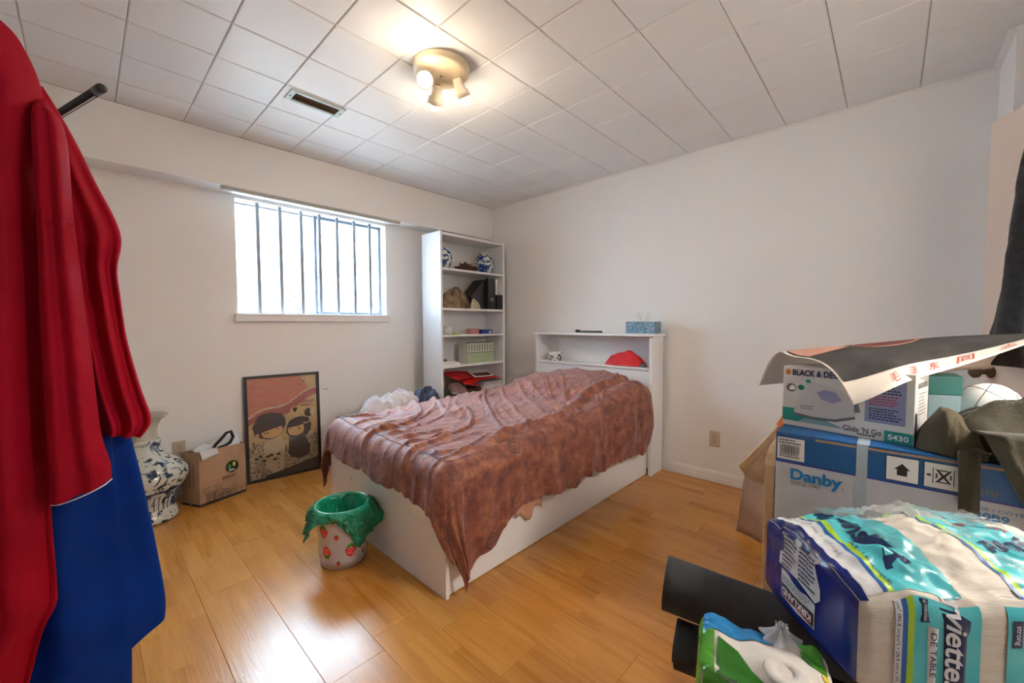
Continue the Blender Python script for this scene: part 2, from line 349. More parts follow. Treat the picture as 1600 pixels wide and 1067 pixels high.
def text(parent, s, P, u0, v0, hgt, mat, width=None, bold=0, h=.0012, name='lettering', sub=False, shear=0):
    c = bpy.data.curves.new('t', 'FONT'); c.body = s; c.size = 1; c.offset = bold; c.shear = shear; c.resolution_u = 3
    o = bpy.data.objects.new('t', c); COL.objects.link(o)
    dg = bpy.context.evaluated_depsgraph_get(); dg.update()
    me = bpy.data.meshes.new_from_object(o.evaluated_get(dg))
    bpy.data.objects.remove(o); bpy.data.curves.remove(c)
    if not me.vertices: return None
    if sub:
        bm = bmesh.new(); bm.from_mesh(me); bmesh.ops.triangulate(bm, faces=bm.faces[:])
        for _ in range(3): bmesh.ops.subdivide_edges(bm, edges=[e for e in bm.edges if e.calc_length() > .12], cuts=1); bmesh.ops.triangulate(bm, faces=bm.faces[:])
        bm.to_mesh(me); bm.free()
    xs = [v.co.x for v in me.vertices]; ys = [v.co.y for v in me.vertices]
    w = max(xs)-min(xs) or 1; yh = max(ys) if max(ys) > .3 else .7
    sc = hgt/yh; sx = width/w if width else sc
    mb = MB(); x0 = min(xs)
    mb.add([P(u0+(v.co.x-x0)*sx, v0+v.co.y*sc, h) for v in me.vertices], [tuple(p.vertices) for p in me.polygons])
    bpy.data.meshes.remove(me)
    return mb.build(name, mat, parent)
def scribble(rnd, u0, v0, u1, v1, rows, fill=.7, th=.35):
    """rows of small word blocks for print too small to read"""
    out = []; dv = (v1-v0)/rows
    for i in range(rows):
        u = u0; v = v1-(i+1)*dv+dv*.3; e = u1-(u1-u0)*rnd.random()*.35
        while u < e:
            w = (u1-u0)*rnd.uniform(.05, .14)
            out.append(rect(u, v, min(u+w, e), v+dv*th)); u += w+(u1-u0)*.025
    return out
RND = random.Random(3)
def conf_poly(par, name, P, pts, mat, h, K=4):
    mb = MB(); c = (sum(p[0] for p in pts)/len(pts), sum(p[1] for p in pts)/len(pts)); n = len(pts)
    vs = [P(*c, h)]; fs = []
    for k in range(1, K+1):
        for p in pts: vs.append(P(lerp(c[0], p[0], k/K), lerp(c[1], p[1], k/K), h))
    for i in range(n):
        j = (i+1) % n; fs.append((0, 1+i, 1+j))
        for k in range(K-1): fs.append((1+k*n+i, 1+(k+1)*n+i, 1+(k+1)*n+j, 1+k*n+j))
    return mb.add(vs, fs).build(name, mat, par, True)
# ================================================================== THE ROOM
X0, YS, YW, ZC, ZS = 3.148, 3.255, 3.435, 2.431, 2.092
XL, YB, YJ, XJ = -.95, -.62, -.357, 2.78
g = MB(); g.box(XL-.1, YB-.1, -.08, X0+.1, YW+.1, -.012)
FL = g.build('floor', pm('subfloor', (.10, .05, .02), None, 5, .8), struct=True, loc=(0, 0, 0))
pmesh = {}
col0 = -7
for k in range(col0, 15):
    x0 = .3+.2*k; x1 = x0+.2
    a, b = max(x0, XL), min(x1, X0)
    if b-a < .01: continue
    e = 2.11 if k == 0 else (1.29 if k == 1 else (2.11-.37*k+random.uniform(-.1, .1)))
    y = e-math.ceil((e-YB)/1.2)*1.2
    while y < YW:
        p, q = max(y, YB), min(y+1.2, YW)
        if q-p > .01:
            key = (round(b-a, 3), round(q-p, 3), round(p-y, 3))
            if key not in pmesh:
                m = MB(); m.box(.0004+(a-x0), p-y+.0004, -.012, b-x0-.0004, q-y-.0004, 0)
                o = m.build('plank', M['floor'], FL, bev=.0008); pmesh[key] = o.data
            else:
                o = bpy.data.objects.new('plank', pmesh[key]); COL.objects.link(o); o.parent = FL
                bb = o.modifiers.new('bevel', 'BEVEL'); bb.width = .0008; bb.segments = 2
            o.location = (x0, y, 0)
        y += 1.2
# ceiling of 12 inch tiles
g = MB(); g.box(XL-.1, YB-.1, ZC+.008, X0+.1, YW+.1, ZC+.08)
CE = g.build('ceiling', M['tile_back'], struct=True, loc=(0, 0, ZC))
tm = {}
T = .3048; tx, ty = .1658, 2.968
for i in range(-4, 11):
    for j in range(-1, 13):
        a, b = max(tx+i*T, XL), min(tx+(i+1)*T, X0); c, d = max(ty-(j+1)*T, YB), min(ty-j*T, YS)
        if b-a < .015 or d-c < .015: continue
        key = (round(b-a, 3), round(d-c, 3))
        if key not in tm:
            w, l = (b-a)/2-.0012, (d-c)/2-.0012; q = .0045; m = MB()
            vs = [V(-w, -l, .012), V(w, -l, .012), V(w, l, .012), V(-w, l, .012), V(-w, -l, .0035), V(w, -l, .0035), V(w, l, .0035), V(-w, l, .0035),
                  V(-w+q, -l+q, 0), V(w-q, -l+q, 0), V(w-q, l-q, 0), V(-w+q, l-q, 0)]
            m.add(vs, [(0, 1, 2, 3), (11, 10, 9, 8)]+[(k, k+4, (k+1) % 4+4, (k+1) % 4)[::-1] for k in range(4)]+[(k+4, k+8, (k+1) % 4+8, (k+1) % 4+4)[::-1] for k in range(4)])
            for p in m.v: p += Vector(WL[CE.name])
            o = m.build('ceiling_tile', M['tile'], CE); tm[key] = o.data
        else:
            o = bpy.data.objects.new('ceiling_tile', tm[key]); COL.objects.link(o); o.parent = CE
        o.location = ((a+b)/2, (c+d)/2, random.uniform(-.0006, .0010))
# walls
WX0, WX1, WZ0, WZ1 = .762, 1.958, 1.243, 2.082
g = MB()
g.box(XL, YW, 0, WX0, YW+.16, ZS+.1); g.box(WX1, YW, 0, X0, YW+.16, ZS+.1); g.box(WX0, YW, 0, WX1, YW+.16, WZ0); g.box(WX0, YW, WZ1, WX1, YW+.16, ZS+.1)
g.build('wall_back', M['wall'], struct=True)
g = MB(); g.box(XL, YS, ZS, X0, YW+.16, ZC); g.build('trim_1', M['wall'], struct=True)
g = MB(); g.box(X0, YB-.1, 0, X0+.1, YW+.16, ZC); g.build('wall_right', M['wall'], struct=True)
g = MB(); g.box(XL-.1, YB-.1, 0, XL, YW+.16, ZC); g.build('wall_left', M['wall'], struct=True)
g = MB(); g.box(XJ, YB-.1, 0, X0, YJ, ZC); g.build('wall_stub', M['wall'], struct=True)
g = MB(); g.box(XL, YB-.1, 0, 1.16, YB, ZC); g.box(1.98, YB-.1, 0, XJ, YB, ZC); g.box(1.16, YB-.1, 2.05, 1.98, YB, ZC); g.build('wall_front', M['wall'], struct=True)
# cove strip at the near corner
g = MB()
g.prism([(X0, YJ, ZC), (X0, YJ+.001, ZC-.022), (X0, YJ+.022, ZC)], (XJ-X0, 0, 0)); g.build('trim_2', M['white_trim'], struct=True)
g = MB(); g.prism([(X0, YJ, ZC), (X0-.012, YJ, ZC), (X0, YJ, ZC-.016)], (0, YS-YJ, 0)); g.build('trim_3', M['white_trim'], struct=True)
# hall beyond the door
g = MB(); g.box(.6, -2.0, -.05, 2.6, YB-.1, 0); g.box(.6, -2.0, ZC, 2.6, YB-.1, ZC+.05); g.box(.6, -2.05, 0, 2.6, -2.0, ZC); g.box(.55, -2.0, 0, .6, YB-.1, ZC); g.box(2.6, -2.0, 0, 2.65, YB-.1, ZC)
g.build('wall_hall', M['wall'], struct=True)
hl = bpy.data.lights.new('hall_fill', 'POINT'); hl.energy = HALL_FILL; hl.color = (1, .93, .86); hl.shadow_soft_size = .12  # invented source, added to lift the room from behind the camera
ho = bpy.data.objects.new('hall_fill', hl); COL.objects.link(ho); ho.location = (1.57, -1.3, 2.2)
def baseboard(name, a, b, nrm):
    a, b, n = Vector(a), Vector(b), Vector(nrm); pr = [(0, 0), (.013, 0), (.013, .034), (.011, .038), (.011, .056), (.008, .062), (.008, .070), (.004, .078), (0, .078)]
    g = MB(); g.prism([a+n*p+V(0, 0, q) for p, q in pr], b-a); g.build(name, M['white_trim'], struct=True)
baseboard('baseboard_right', (X0, YJ, 0), (X0, YW, 0), (-1, 0, 0))
baseboard('baseboard_back', (XL, YW, 0), (X0-.013, YW, 0), (0, -1, 0))
baseboard('baseboard_left', (XL, YB, 0), (XL, YW-.013, 0), (1, 0, 0))
# open door with a peach face
D0 = V(2.748, -.294, 0); dd = V(-.92, -.39, 0).normalized(); dn = V(-dd.y, dd.x, 0)
if dn.x > 0: dn = -dn
g = MB(); g.obox(D0, dd*.76, -dn*.035, V(0, 0, 2.03)); DR = g.build('door_1', M['door'], bev=.002, struct=True, loc=D0)
for z in (.25, 1.05, 1.8):
    q = MB(); q.tube([D0+dd*.765-dn*.005+V(0, 0, z-.04), D0+dd*.765-dn*.005+V(0, 0, z+.04)], .007); q.build('hinge', M['chrome'], DR)
q = MB(); q.lathe([(.0, 0), (.026, 0), (.026, .006), (.011, .01), (.011, .035), (.026, .045), (.028, .058), (.018, .068), (0, .07)], D0+dd*.07+V(0, 0, .95), 16, axis=dn); q.build('door_knob', M['clay'], DR, True)
# window
YF = YW+.10
WN = MB()
for x0, z0, x1, z1 in [(WX0, WZ1-.012, WX1, WZ1), (WX0, WZ0, WX1, WZ0+.008)]: WN.box(x0, YW+.002, z0, x1, YW+.16, z1)
WN.box(WX0, YW+.002, WZ0, WX0+.006, YW+.16, WZ1); WN.box(WX1-.014, YW+.002, WZ0, WX1, YW+.16, WZ1)
WO = WN.build('window_1', M['white_trim'], struct=True)
def frame(name, x0, z0, x1, z1, w, y, d, mat):
    q = MB(); q.box(x0, y, z0, x0+w, y+d, z1); q.box(x1-w, y, z0, x1, y+d, z1); q.box(x0+w, y, z0, x1-w, y+d, z0+w); q.box(x0+w, y, z1-w, x1-w, y+d, z1)
    return q.build(name, mat, WO)
frame('window_sash', 1.345, WZ0+.008, WX1-.014, WZ1-.012, .022, YF, .02, M['dgrey'])
frame('window_sash', WX0+.006, WZ0+.008, 1.375, WZ1-.012, .009, YF+.024, .02, M['dgrey'])
q = MB(); q.box(1.345, YF+.022, WZ0+.01, 1.372, YF+.046, WZ1-.012); q.build('meeting_stile', M['dgrey'], WO)
q = MB(); q.box(1.366, YF+.009, WZ0+.03, WX1-.036, YF+.012, WZ1-.034); q.build('window_pane', M['glass'], WO)
q = MB(); q.box(WX0+.015, YF+.033, WZ0+.017, 1.366, YF+.036, WZ1-.021); q.build('window_pane', M['glass'], WO)
for x in (.916, 1.069, 1.222, 1.364, 1.509, 1.659, 1.804):
    q = MB(); q.box(x-.012, YW+.025, WZ0+.008, x+.012, YW+.042, WZ1-.012); q.build('window_bar', M['barw'], WO, bev=.003)
q = MB(); q.box(WX0-.016, YW-.034, WZ0-.055, WX1+.006, YW+.002, WZ0-.008); q.box(WX0-.016, YW-.040, WZ0-.008, WX1+.006, YW+.03, WZ0+.001); q.build('window_sill', M['wall'], WO, bev=.003)
q = MB(); q.box(.652, YS-.012, 2.060, 1.985, YS+.02, 2.076); q.box(.652, YS-.016, 2.078, 1.985, YS+.02, 2.090)
CT = q.build('curtain_track', M['curtain'], bev=.003); tag(CT, 'grey metal double curtain track above the window', 'curtain rail')
# hairline marks on the wall under the window
q = MB(); q.box(1.345, YW-.0012, .622, 1.392, YW, .626); tag(q.build('wall_scratch', M['inkg']), 'short dark scratch on the wall beside the framed picture', 'scratch')
# outlets
def outlet(o, u, n, label):
    o, u, n = Vector(o), Vector(u), Vector(n); z = V(0, 0, 1)
    t = thing('wall_outlet', label, 'outlet', o)
    P = lambda a, b, h: o+u*a+z*b+n*h
    q = MB(); q.obox(P(-.035, 0, 0), u*.070, z*.114, n*.005); q.build('cover_plate', M['beige'], t, bev=.002)
    for zc in (.037, .077):
        q = MB(); q.prism([P(a, b, .004) for a, b in ell(0, zc, .017, .0145, 16)], n*.003); r = q.build('socket', M['beige'], t)
        q = MB(); q.obox(P(-.008, zc-.001, .0071), u*.003, z*.008, n*.0005); q.obox(P(.005, zc-.001, .0071), u*.003, z*.008, n*.0005); q.obox(P(-.0025, zc-.009, .0071), u*.005, z*.005, n*.0005)
        q.build('slot', M['ink'], r)
    q = MB(); q.lathe([(0, 0), (.003, 0), (.003, .001), (0, .0015)], P(0, .057, .005), 8, axis=n); q.build('screw', M['chrome'], t)
outlet((X0, .921, .260), (0, -1, 0), (-1, 0, 0), 'ivory wall outlet to the right of the bed headboard')
outlet((.408, YW, .278), (1, 0, 0), (0, -1, 0), 'ivory wall outlet between the floor vase and the paper bag')
# ceiling vent
t = thing('ceiling_vent', 'long narrow brown louvred vent in the tiled ceiling', 'vent', (.96, 2.435, ZC-.012))
x0, x1, y0, y1 = .808, 1.107, 2.378, 2.500; zz = ZC
q = MB(); q.box(x0, y0, zz-.008, x0+.03, y1, zz+.0); q.box(x1-.03, y0, zz-.008, x1, y1, zz); q.box(x0+.03, y0, zz-.008, x1-.03, y0+.022, zz); q.box(x0+.03, y1-.022, zz-.008, x1-.03, y1, zz); q.build('vent_frame', M['ventf'], t, bev=.002)
q = MB(); q.box(x0+.03, y0+.022, zz-.002, x1-.03, y1-.022, zz-.0002); q.build('vent_back', M['ventd'], t)
for k in range(3):
    yy = y0+.034+k*.023; q = MB(); q.obox((x0+.03, yy, zz-.0125), (x1-x0-.06, 0, 0), (0, .012, .008), (0, -.001, .0018)); q.build('slat', M['vents'], t)
for x in (x0+.012, x1-.012):
    q = MB(); q.lathe([(0, .0), (.004, 0), (.004, -.003), (0, -.004)], (x, (y0+y1)/2, zz-.008), 8); q.build('screw', M['ink'], t)
# ceiling lamp
t = thing('ceiling_lamp', 'round cream ceiling fitting with three lit spot bulbs', 'lamp', (1.255, 1.655, ZC-.15))
q = MB(); q.lathe([(0, ZC-.036), (.118, ZC-.036), (.128, ZC-.033), (.136, ZC-.026), (.139, ZC-.008), (.139, ZC-.0005)], (1.255, 1.655, 0), 48); q.build('canopy', M['cream'], t, True)
q = MB(); q.lathe([(0, 0), (.006, 0), (.006, -.006), (0, -.009)], (1.255, 1.66, ZC-.036), 10); q.build('finial', M['chrome'], t)
for s, a, b in [((1.172, 1.690, ZC-.036), (1.176, 1.688, 2.338), (1.142, 1.632, 2.318)), ((1.285, 1.735, ZC-.036), (1.287, 1.738, 2.355), (1.306, 1.790, 2.298)), ((1.327, 1.598, ZC-.036), (1.325, 1.602, 2.350), (1.358, 1.606, 2.302))]:
    s, a, b = Vector(s), Vector(a), Vector(b); ax = (b-a).normalized()
    q = MB(); q.tube([s, s*.3+a*.7, a], .006, 10); q.build('stem', M['chrome'], t, True)
    c = a-ax*.035
    q = MB(); q.lathe([(0, 0), (.020, 0), (.024, .008), (.026, .052), (.036, .060), (.039, .090), (.034, .090), (.031, .062), (.001, .062)], c, 24, axis=ax); h = q.build('lamp_holder', M['ceramic'], t, True)
    q = MB(); q.lathe([(.012, .064), (.024, .074), (.031, .088), (.032, .098), (.027, .112), (.015, .121), (0, .123)], c, 16, axis=ax); q.build('bulb', M['bulb'], h, True)
# ================================================================== OUTSIDE THE WINDOW
q = MB(); q.box(-4, YW+.2, .95, 9, 16, 1.03); q.build('ground', M['ground'], struct=True)
t = thing('neighbour_house', 'white sided house wall seen through the window', 'house', (2, 6.9, 1.03))
q = MB(); q.box(-3, 6.86, 1.03, 8, 7.1, 3.22); q.build('wall', M['siding'], t)
for k in range(7):
    z = 1.14+k*.297; q = MB(); q.obox((-3, 6.80, z), (11, 0, 0), (0, .06, .0), (0, .03, .289)); q.build('siding_board', M['siding'], t)
q = MB(); q.box(-3, 6.70, 3.22, 8, 7.2, 3.28); q.build('roof_edge', M['siding'], t)
q = MB(); q.box(2.10, 6.76, 2.36, 2.40, 6.80, 3.18); w = q.build('window', M['sidingw'], t)
q = MB(); q.box(2.04, 6.74, 2.28, 2.44, 6.80, 2.36); q.build('sill', M['barw'], w)
q = MB(); q.tube([(2.0, 6.76, 3.2), (2.0, 6.76, 1.62), (1.93, 6.76, 1.5)], .012); q.build('cable_pipe', M['alu'], t)
q = MB(); q.box(1.58, 6.68, 1.52, 1.80, 6.80, 1.78); q.build('meter_box', M['alu'], t, bev=.01)
t = thing('ladder', 'grey aluminium ladder leaning outside behind the window bars', 'ladder', (2.85, 5.3, 1.03))
La, Lb = (V(3.02, 5.3, 1.03), V(2.12, 5.9, 3.3)); Ld = V(-.16, 0.02, .02)
for s in (0, 1):
    q = MB(); q.tube([La+Ld*s*1.2, Lb+Ld*s*1.2], .022, 6); q.build('rail', M['alu'], t)
for k in range(9):
    p = lerp(La, Lb, (k+.6)/9.5); q = MB(); q.tube([p, p+Ld*1.2], .013, 6); q.build('rung', M['alu'], t)
t = thing('shrub', 'pale leafy shrub outside below the window bars', 'shrub', (1.95, 5.0, 1.03))
q = MB()
for k in range(7):
    a = k*.9; q.tube([(1.95+.05*math.cos(a), 5+.05*math.sin(a), 1.03), (1.95+.3*math.cos(a), 5+.25*math.sin(a), 1.35+.06*k)], .008, 5)
q.build('stems', M['ventd'], t)
q = MB(); rn = random.Random(4)
for k in range(700):
    c = V(1.95+rn.gauss(0, .24), 5+rn.gauss(0, .16), 1.12+rn.random()**1.4*.75); d = V(rn.gauss(0, 1), rn.gauss(0, 1), rn.gauss(0, 1)).normalized(); e = d.orthogonal().normalized()*.018; d *= .05
    q.add([c-e*.2, c+d*.5-e, c+d, c+d*.5+e], [(0, 1, 2, 3)])
o = q.build('foliage', M['leaf'], t); o['kind'] = 'stuff'
t = thing('garden_edging', 'low reddish garden edging just outside the window sill', 'edging', (1.7, 4.05, 1.03))
for k in range(9):
    q = MB(); q.box(1.0+k*.17, 4.0, 1.03, 1.15+k*.17, 4.1, 1.19+.02*(k % 2)); q.build('brick', M['brickr'], t, bev=.01)
# ================================================================== BED
t = thing('single_bed', 'white laminate single bed frame with a bookcase headboard', 'bed', (2.0, 1.88, 0))
FX, HX, YN, YFAR = 1.007, 2.946, 1.333, 2.465
q = MB(); q.box(FX, YN, 0, FX+.018, YFAR, .44); fb = q.build('footboard', M['lam'], t, bev=.002)
for y in (1.603, 2.196):
    q = MB(); q.lathe([(0, 0), (.009, 0), (.009, .003), (.006, .005), (0, .005)], (FX-.001, y, .294), 12, axis=(-1, 0, 0)); q.build('bolt_cap', M['lam'], fb, True)
for y in (YN+.014, YFAR-.032):
    q = MB(); q.box(FX+.018, y, .004, HX, y+.018, .34); q.build('side_rail', M['lam'], t, bev=.002)
q = MB(); q.box(FX+.02, YN+.034, .26, HX, YFAR-.034, .28); q.build('slat_base', M['lam'], t)
# headboard with an open niche
HY0, HY1, HB = 1.302, 2.445, 3.122
q = MB(); q.box(2.926, HY0, 0, HB, HY0+.028, 1.066); q.build('headboard_side', M['lam'], t, bev=.002)
q = MB(); q.box(2.926, HY1-.028, 0, HB, HY1, 1.066); q.build('headboard_side', M['lam'], t, bev=.002)
q = MB(); q.box(2.900, HY0-.020, 1.066, HB, HY1+.010, 1.086); q.build('headboard_top', M['lam'], t, bev=.002)
q = MB(); q.box(2.930, HY0+.028, .808, HB-.012, HY1-.028, .824); q.build('headboard_shelf', M['lam'], t, bev=.002)
q = MB(); q.box(2.940, HY0+.028, .05, 2.956, HY1-.028, .806); q.build('headboard_panel', M['lam'], t, bev=.002)
q = MB(); q.box(HB-.012, HY0+.028, .05, HB, HY1-.028, 1.066); q.build('headboard_back', M['lam'], t)
def rbox(h, r):
    """point on a rounded box: c inside [-h,h]"""
    def fn(c):
        i = Vector([max(-(h[k]-r), min(h[k]-r, c[k])) for k in range(3)]); d = c-i
        return i+(d.normalized()*r if d.length > 1e-9 else d)
    return fn
def softbox(mb, cen, h, r, n=(10, 10, 6), disp=None, rot=None):
    f = rbox(h, r); cen = Vector(cen); base = {}
    for ax in range(3):
        for sg in (-1, 1):
            u, v = (ax+1) % 3, (ax+2) % 3
            def fn(a, b, ax=ax, sg=sg, u=u, v=v):
                c = Vector((0, 0, 0)); c[ax] = sg*h[ax]; c[u] = (2*a-1)*h[u]; c[v] = (2*b-1)*h[v]
                p = f(c)
                if disp: p = disp(p)
                return cen+(rot@p if rot else p)
            mb.grid(fn, n[u], n[v], flip=(sg < 0))
    return mb
q = MB(); softbox(q, (1.985, 1.90, .40), (.945, .505, .118), .05, (14, 10, 6)); tag(q.build('mattress', M['paper'], smooth=True), 'white mattress on the bed, hidden under the brown quilt', 'mattress')
# ---- quilt draped over foot and sides
QX, QYN, QYF, RQ = 1.072, 1.388, 2.43, .085
def crease(x, y, sd, pw=5): return max(0, 1-abs(noise.noise(V(x, y, sd)))*1.6)**pw
def qtop(x, y):
    z = .575+.035*sst(1.2, 2.0, x)
    hump = sst(2.12, 2.60, x)*(1-.25*sst(2.80, 2.92, x))
    z += .160*hump*max(0, 1-abs((y-1.80)/.60)**2.6)
    z += .014*nz(x*2.2, y*3, 1)
    a = .30+.25*(x-1.6); xr = x*math.cos(a)+y*math.sin(a); yr = -x*math.sin(a)+y*math.cos(a)
    w = noise.noise(V(x*1.6, y*1.6, 5))*.9
    z += .024*crease(xr*.9, yr*4.2+w, 2, 8)*(1-.4*hump)+.013*crease(xr*1.4+3, yr*8+w*2, 7, 8)+.005*crease(x*3, y*7+w*3, 9, 6)+.002*crease(x*9+w, y*14, 12, 3)
    # long fold running along the near edge
    yf = 1.47+.05*math.sin(x*3.1)+.02*math.sin(x*9)
    z += .022*math.exp(-((y-yf)/.028)**2)*sst(1.2, 1.5, x)-.014*math.exp(-((y-yf+.055)/.03)**2)*sst(1.2, 1.5, x)
    return z
FOOT = [(1.30, .31), (1.36, .325), (1.45, .32), (1.56, .29), (1.64, .255), (2.0, .235), (2.3, .23), (2.40, .25), (2.5, .34)]
SIDE = [(1.0, .50), (1.10, .50), (1.16, .465), (1.24, .455), (1.32, .40), (1.42, .385), (1.55, .37), (1.70, .385), (1.9, .42), (2.08, .395), (2.36, .45), (2.58, .52), (2.74, .55), (2.82, .50), (2.88, .42), (2.91, .34)]
NU, NV = 260, 230
def quilt_pt(i, j):
    u, v = i/NU, j/NV
    # flat cloth coordinates a (from foot) and b (from near side)
    yb = lerp(1.30, 2.5, v)
    fo = interp(FOOT, yb); xa0 = QX-fo
    a = lerp(xa0, 2.905, u)
    so = interp(SIDE, a)*(1+.02*nz(a*4, 3)); b = lerp(QYN-so, QYF+.34, v)
    ox = max(0, QX-a); oy = QYN-b if b < QYN else (b-QYF if b > QYF else 0); sy = -1 if b < QYN else 1
    x = max(a, QX); y = min(max(b, QYN), QYF)
    z = qtop(x, y); d = math.hypot(ox, oy)
    if d > 1e-6:
        cx, cy = -ox/d, sy*oy/d; q = math.pi*RQ/2
        if d < q: hz, dr = RQ*math.sin(d/RQ), RQ*(1-math.cos(d/RQ))
        else: hz, dr = RQ+.05*(d-q), RQ+(d-q)
        s = (a*1.0 if oy > ox else b*1.0)+math.atan2(oy, ox+1e-6)*.12
        k = sst(.06, .34, d)
        fold = k*(.007*math.sin(s*17+4*noise.noise(V(s*3, 1, 0)))+.024*nz(s*4, d*2.0, 3)+.018*crease(s*6, d*1.2, 4, 4))
        if ox > 0 and oy > 0:
            c2 = math.sin(2*math.atan2(oy, ox)); fold = fold*(1-.6*c2)+.022*c2*sst(.05, .2, d)+.02*sst(.2, .55, d)*c2*abs(math.sin(math.atan2(oy, ox)*4)); x += .075*c2*sst(.30, .58, d)*(1 if sy < 0 else 0)
        hz = max(hz+fold, RQ*.25 if d < q else RQ-.012)
        x += cx*hz; y += cy*hz; z -= dr
    else:
        # creases gather towards the foot
        z += .016*sst(1.55, 1.1, x)*crease(y*9+x*2, x*1.5, 3, 4)
    return V(x, y, max(z, .012)), (a, b)
q = MB(); q.uv = []; vs = []
for j in range(NV+1):
    for i in range(NU+1):
        p, c = quilt_pt(i, j); vs.append(p); q.uv.append(c)
q.add(vs, [(j*(NU+1)+i, j*(NU+1)+i+1, (j+1)*(NU+1)+i+1, (j+1)*(NU+1)+i) for j in range(NV) for i in range(NU)])
tag(q.build('quilt', M['quilt'], smooth=True, solid=.008), 'crumpled rust-brown batik quilt with square motifs spread over the bed', 'quilt')
q = MB()
q.grid(lambda a, b: V(1.44+.20*a, 1.338-.006*math.sin(a*15)-.006*b, .33-.145*b*(1-.18*math.sin(a*9+.5))+.0), 24, 8)
tag(q.build('bed_sheet', M['sheet'], smooth=True, solid=.003), 'peach sheet corner peeping out below the quilt on the bed side', 'sheet')
# ---- things on the headboard
t = thing('tissue_box', 'blue patterned tissue box on the right end of the headboard', 'tissue box', (2.99, 1.40, 1.086))
q = MB(); q.box(2.945, 1.295, 1.086, 3.06, 1.532, 1.178); q.build('carton', [M['tissb'], M['tisss']], t, bev=.002)
q = MB(); q.box(2.9435, 1.315, 1.105, 2.9449, 1.345, 1.128); q.build('print_badge', M['lav'], t)
for s, ph in ((0, .0), (1, 1.8)):
    q = MB(); q.grid(lambda a, b: V(3.0+.012*math.sin(a*7+ph)+.02*(b-.5)*s, 1.44-.045*s+(a-.5)*.05*(1-.45*b)+.02*b*(1-2*s), 1.178+.075*b*(1-.3*abs(a-.5))), 10, 6); q.build('tissue', M['paper'], t, True, solid=.001)
t = thing('folding_knife', 'thin black folded handle lying on the headboard top', 'knife', (2.98, 1.88, 1.086))
q = MB(); q.prism([(2.972, 1.985, 1.087), (2.992, 1.975, 1.087), (2.985, 1.765, 1.087), (2.975, 1.765, 1.087)], (0, 0, .017)); q.build('handle', M['black'], t, bev=.003)
q = MB(); q.prism([(2.965, 2.025, 1.087), (2.99, 2.02, 1.087), (2.99, 1.99, 1.087), (2.972, 1.99, 1.087)], (0, 0, .026)); q.build('tip', M['black'], t, bev=.003)
t = thing('spotted_tin', 'small white tin with dark spots in the headboard niche', 'tin', (3.0, 2.26, .824))
q = MB(); q.lathe([(0, .0), (.066, 0), (.070, .004), (.070, .078), (.066, .084), (0, .084)], (3.0, 2.27, .824), 28); q.build('body', M['spots'], t, True)
q = MB(); q.tube([(2.965, 2.205, .884), (2.955, 2.175, .875), (2.95, 2.168, .850), (2.960, 2.185, .832), (2.97, 2.2, .838)], .006, 8); q.build('loop', M['ink'], t, True)
def heap(mb, cx, cy, z0, rx, ry, h, seed, rot=0, nr=18, na=44, fq=4.0, sharp=.55, edge=.25, cr=1):
    c, s = math.cos(rot), math.sin(rot)
    def fn(a, b):
        th = 2*math.pi*a; r = b
        e = 1+edge*nz(math.cos(th)*1.6+seed, math.sin(th)*1.6, seed)
        x, y = rx*r*e*math.cos(th), ry*r*e*math.sin(th)
        w = .5*noise.noise(V(x*fq+seed, y*fq, seed))
        z = h*max(0, 1-r*r)**sharp*(.62+cr*(.20*crease(x*fq*1.4+w, y*fq*1.4+seed, seed, 2)+.10*crease(x*fq*3.2+w*2, y*fq*3.2+seed, seed+5, 2))+.22*nz(x*fq*.8+seed, y*fq*.8, 2, 2))
        k = .10*(1-r)*rx
        x += k*noise.noise(V(x*14, y*14, seed+3)); y += k*noise.noise(V(x*14, y*14, seed+9))
        return V(cx+c*x-s*y, cy+s*x+c*y, z0+max(0, z)+.002)
    return mb.grid(fn, na, nr, cu=True, flip=True)
t = thing('red_pouch', 'crumpled red cloth pouch in the headboard niche', 'pouch', (3.0, 1.56, .824))
q = MB(); heap(q, 3.0, 1.57, .824, .055, .165, .135, 3.2, 0, fq=5, sharp=.8); q.build('cloth', M['redc'], t, True)
q = MB(); softbox(q, (2.965, 1.395, .838), (.018, .024, .012), .01, (4, 4, 3)); q.build('grey_end', M['inkg'], t, True)
# ================================================================== BOOKCASE
BX0, BX1, BY0, BY1, BZ = 2.205, 3.025, 2.95, 3.235, 2.0
t = thing('bookcase', 'tall white open bookcase standing in the room corner', 'bookcase', (2.61, 3.09, 0))
for x in (BX0, BX1-.022):
    q = MB(); q.box(x, BY0, 0, x+.022, BY1, BZ); q.build('side_panel', M['lam'], t, bev=.0015)
q = MB(); q.box(BX0+.022, BY0, BZ-.03, BX1-.022, BY1-.006, BZ-.008); q.build('top_panel', M['lam'], t)
q = MB(); q.box(BX0+.022, BY1-.006, .07, BX1-.022, BY1, BZ-.008); q.build('back_panel', M['lam'], t)
q = MB(); q.box(BX0+.022, BY0+.02, 0, BX1-.022, BY0+.036, .06); q.build('plinth', M['lam'], t)
SH = [1.676, 1.312, 1.066, .779, .475, .08]
for z in SH:
    q = MB(); q.box(BX0+.022, BY0+.004, z-.02, BX1-.022, BY1-.006, z); q.build('shelf', M['lam'], t, bev=.001)
def jar(x, y, z, lab):
    t = thing('ginger_jar', lab, 'jar', (x, y, z))
    q = MB(); q.lathe([(0, .0), (.058, 0), (.060, .006), (.078, .03), (.094, .075), (.096, .115), (.088, .155), (.070, .185), (.050, .198), (.046, .206)], (x, y, z), 36); q.build('body', M['porcj'], t, True)
    q = MB(); q.lathe([(.050, .200), (.052, .212), (.046, .222), (.02, .230), (0, .232)], (x, y, z), 28); q.build('lid', M['porcw'], t, True)
jar(2.325, 3.09, SH[0]+.001, 'blue and white jar at the left end of the top bookcase shelf')
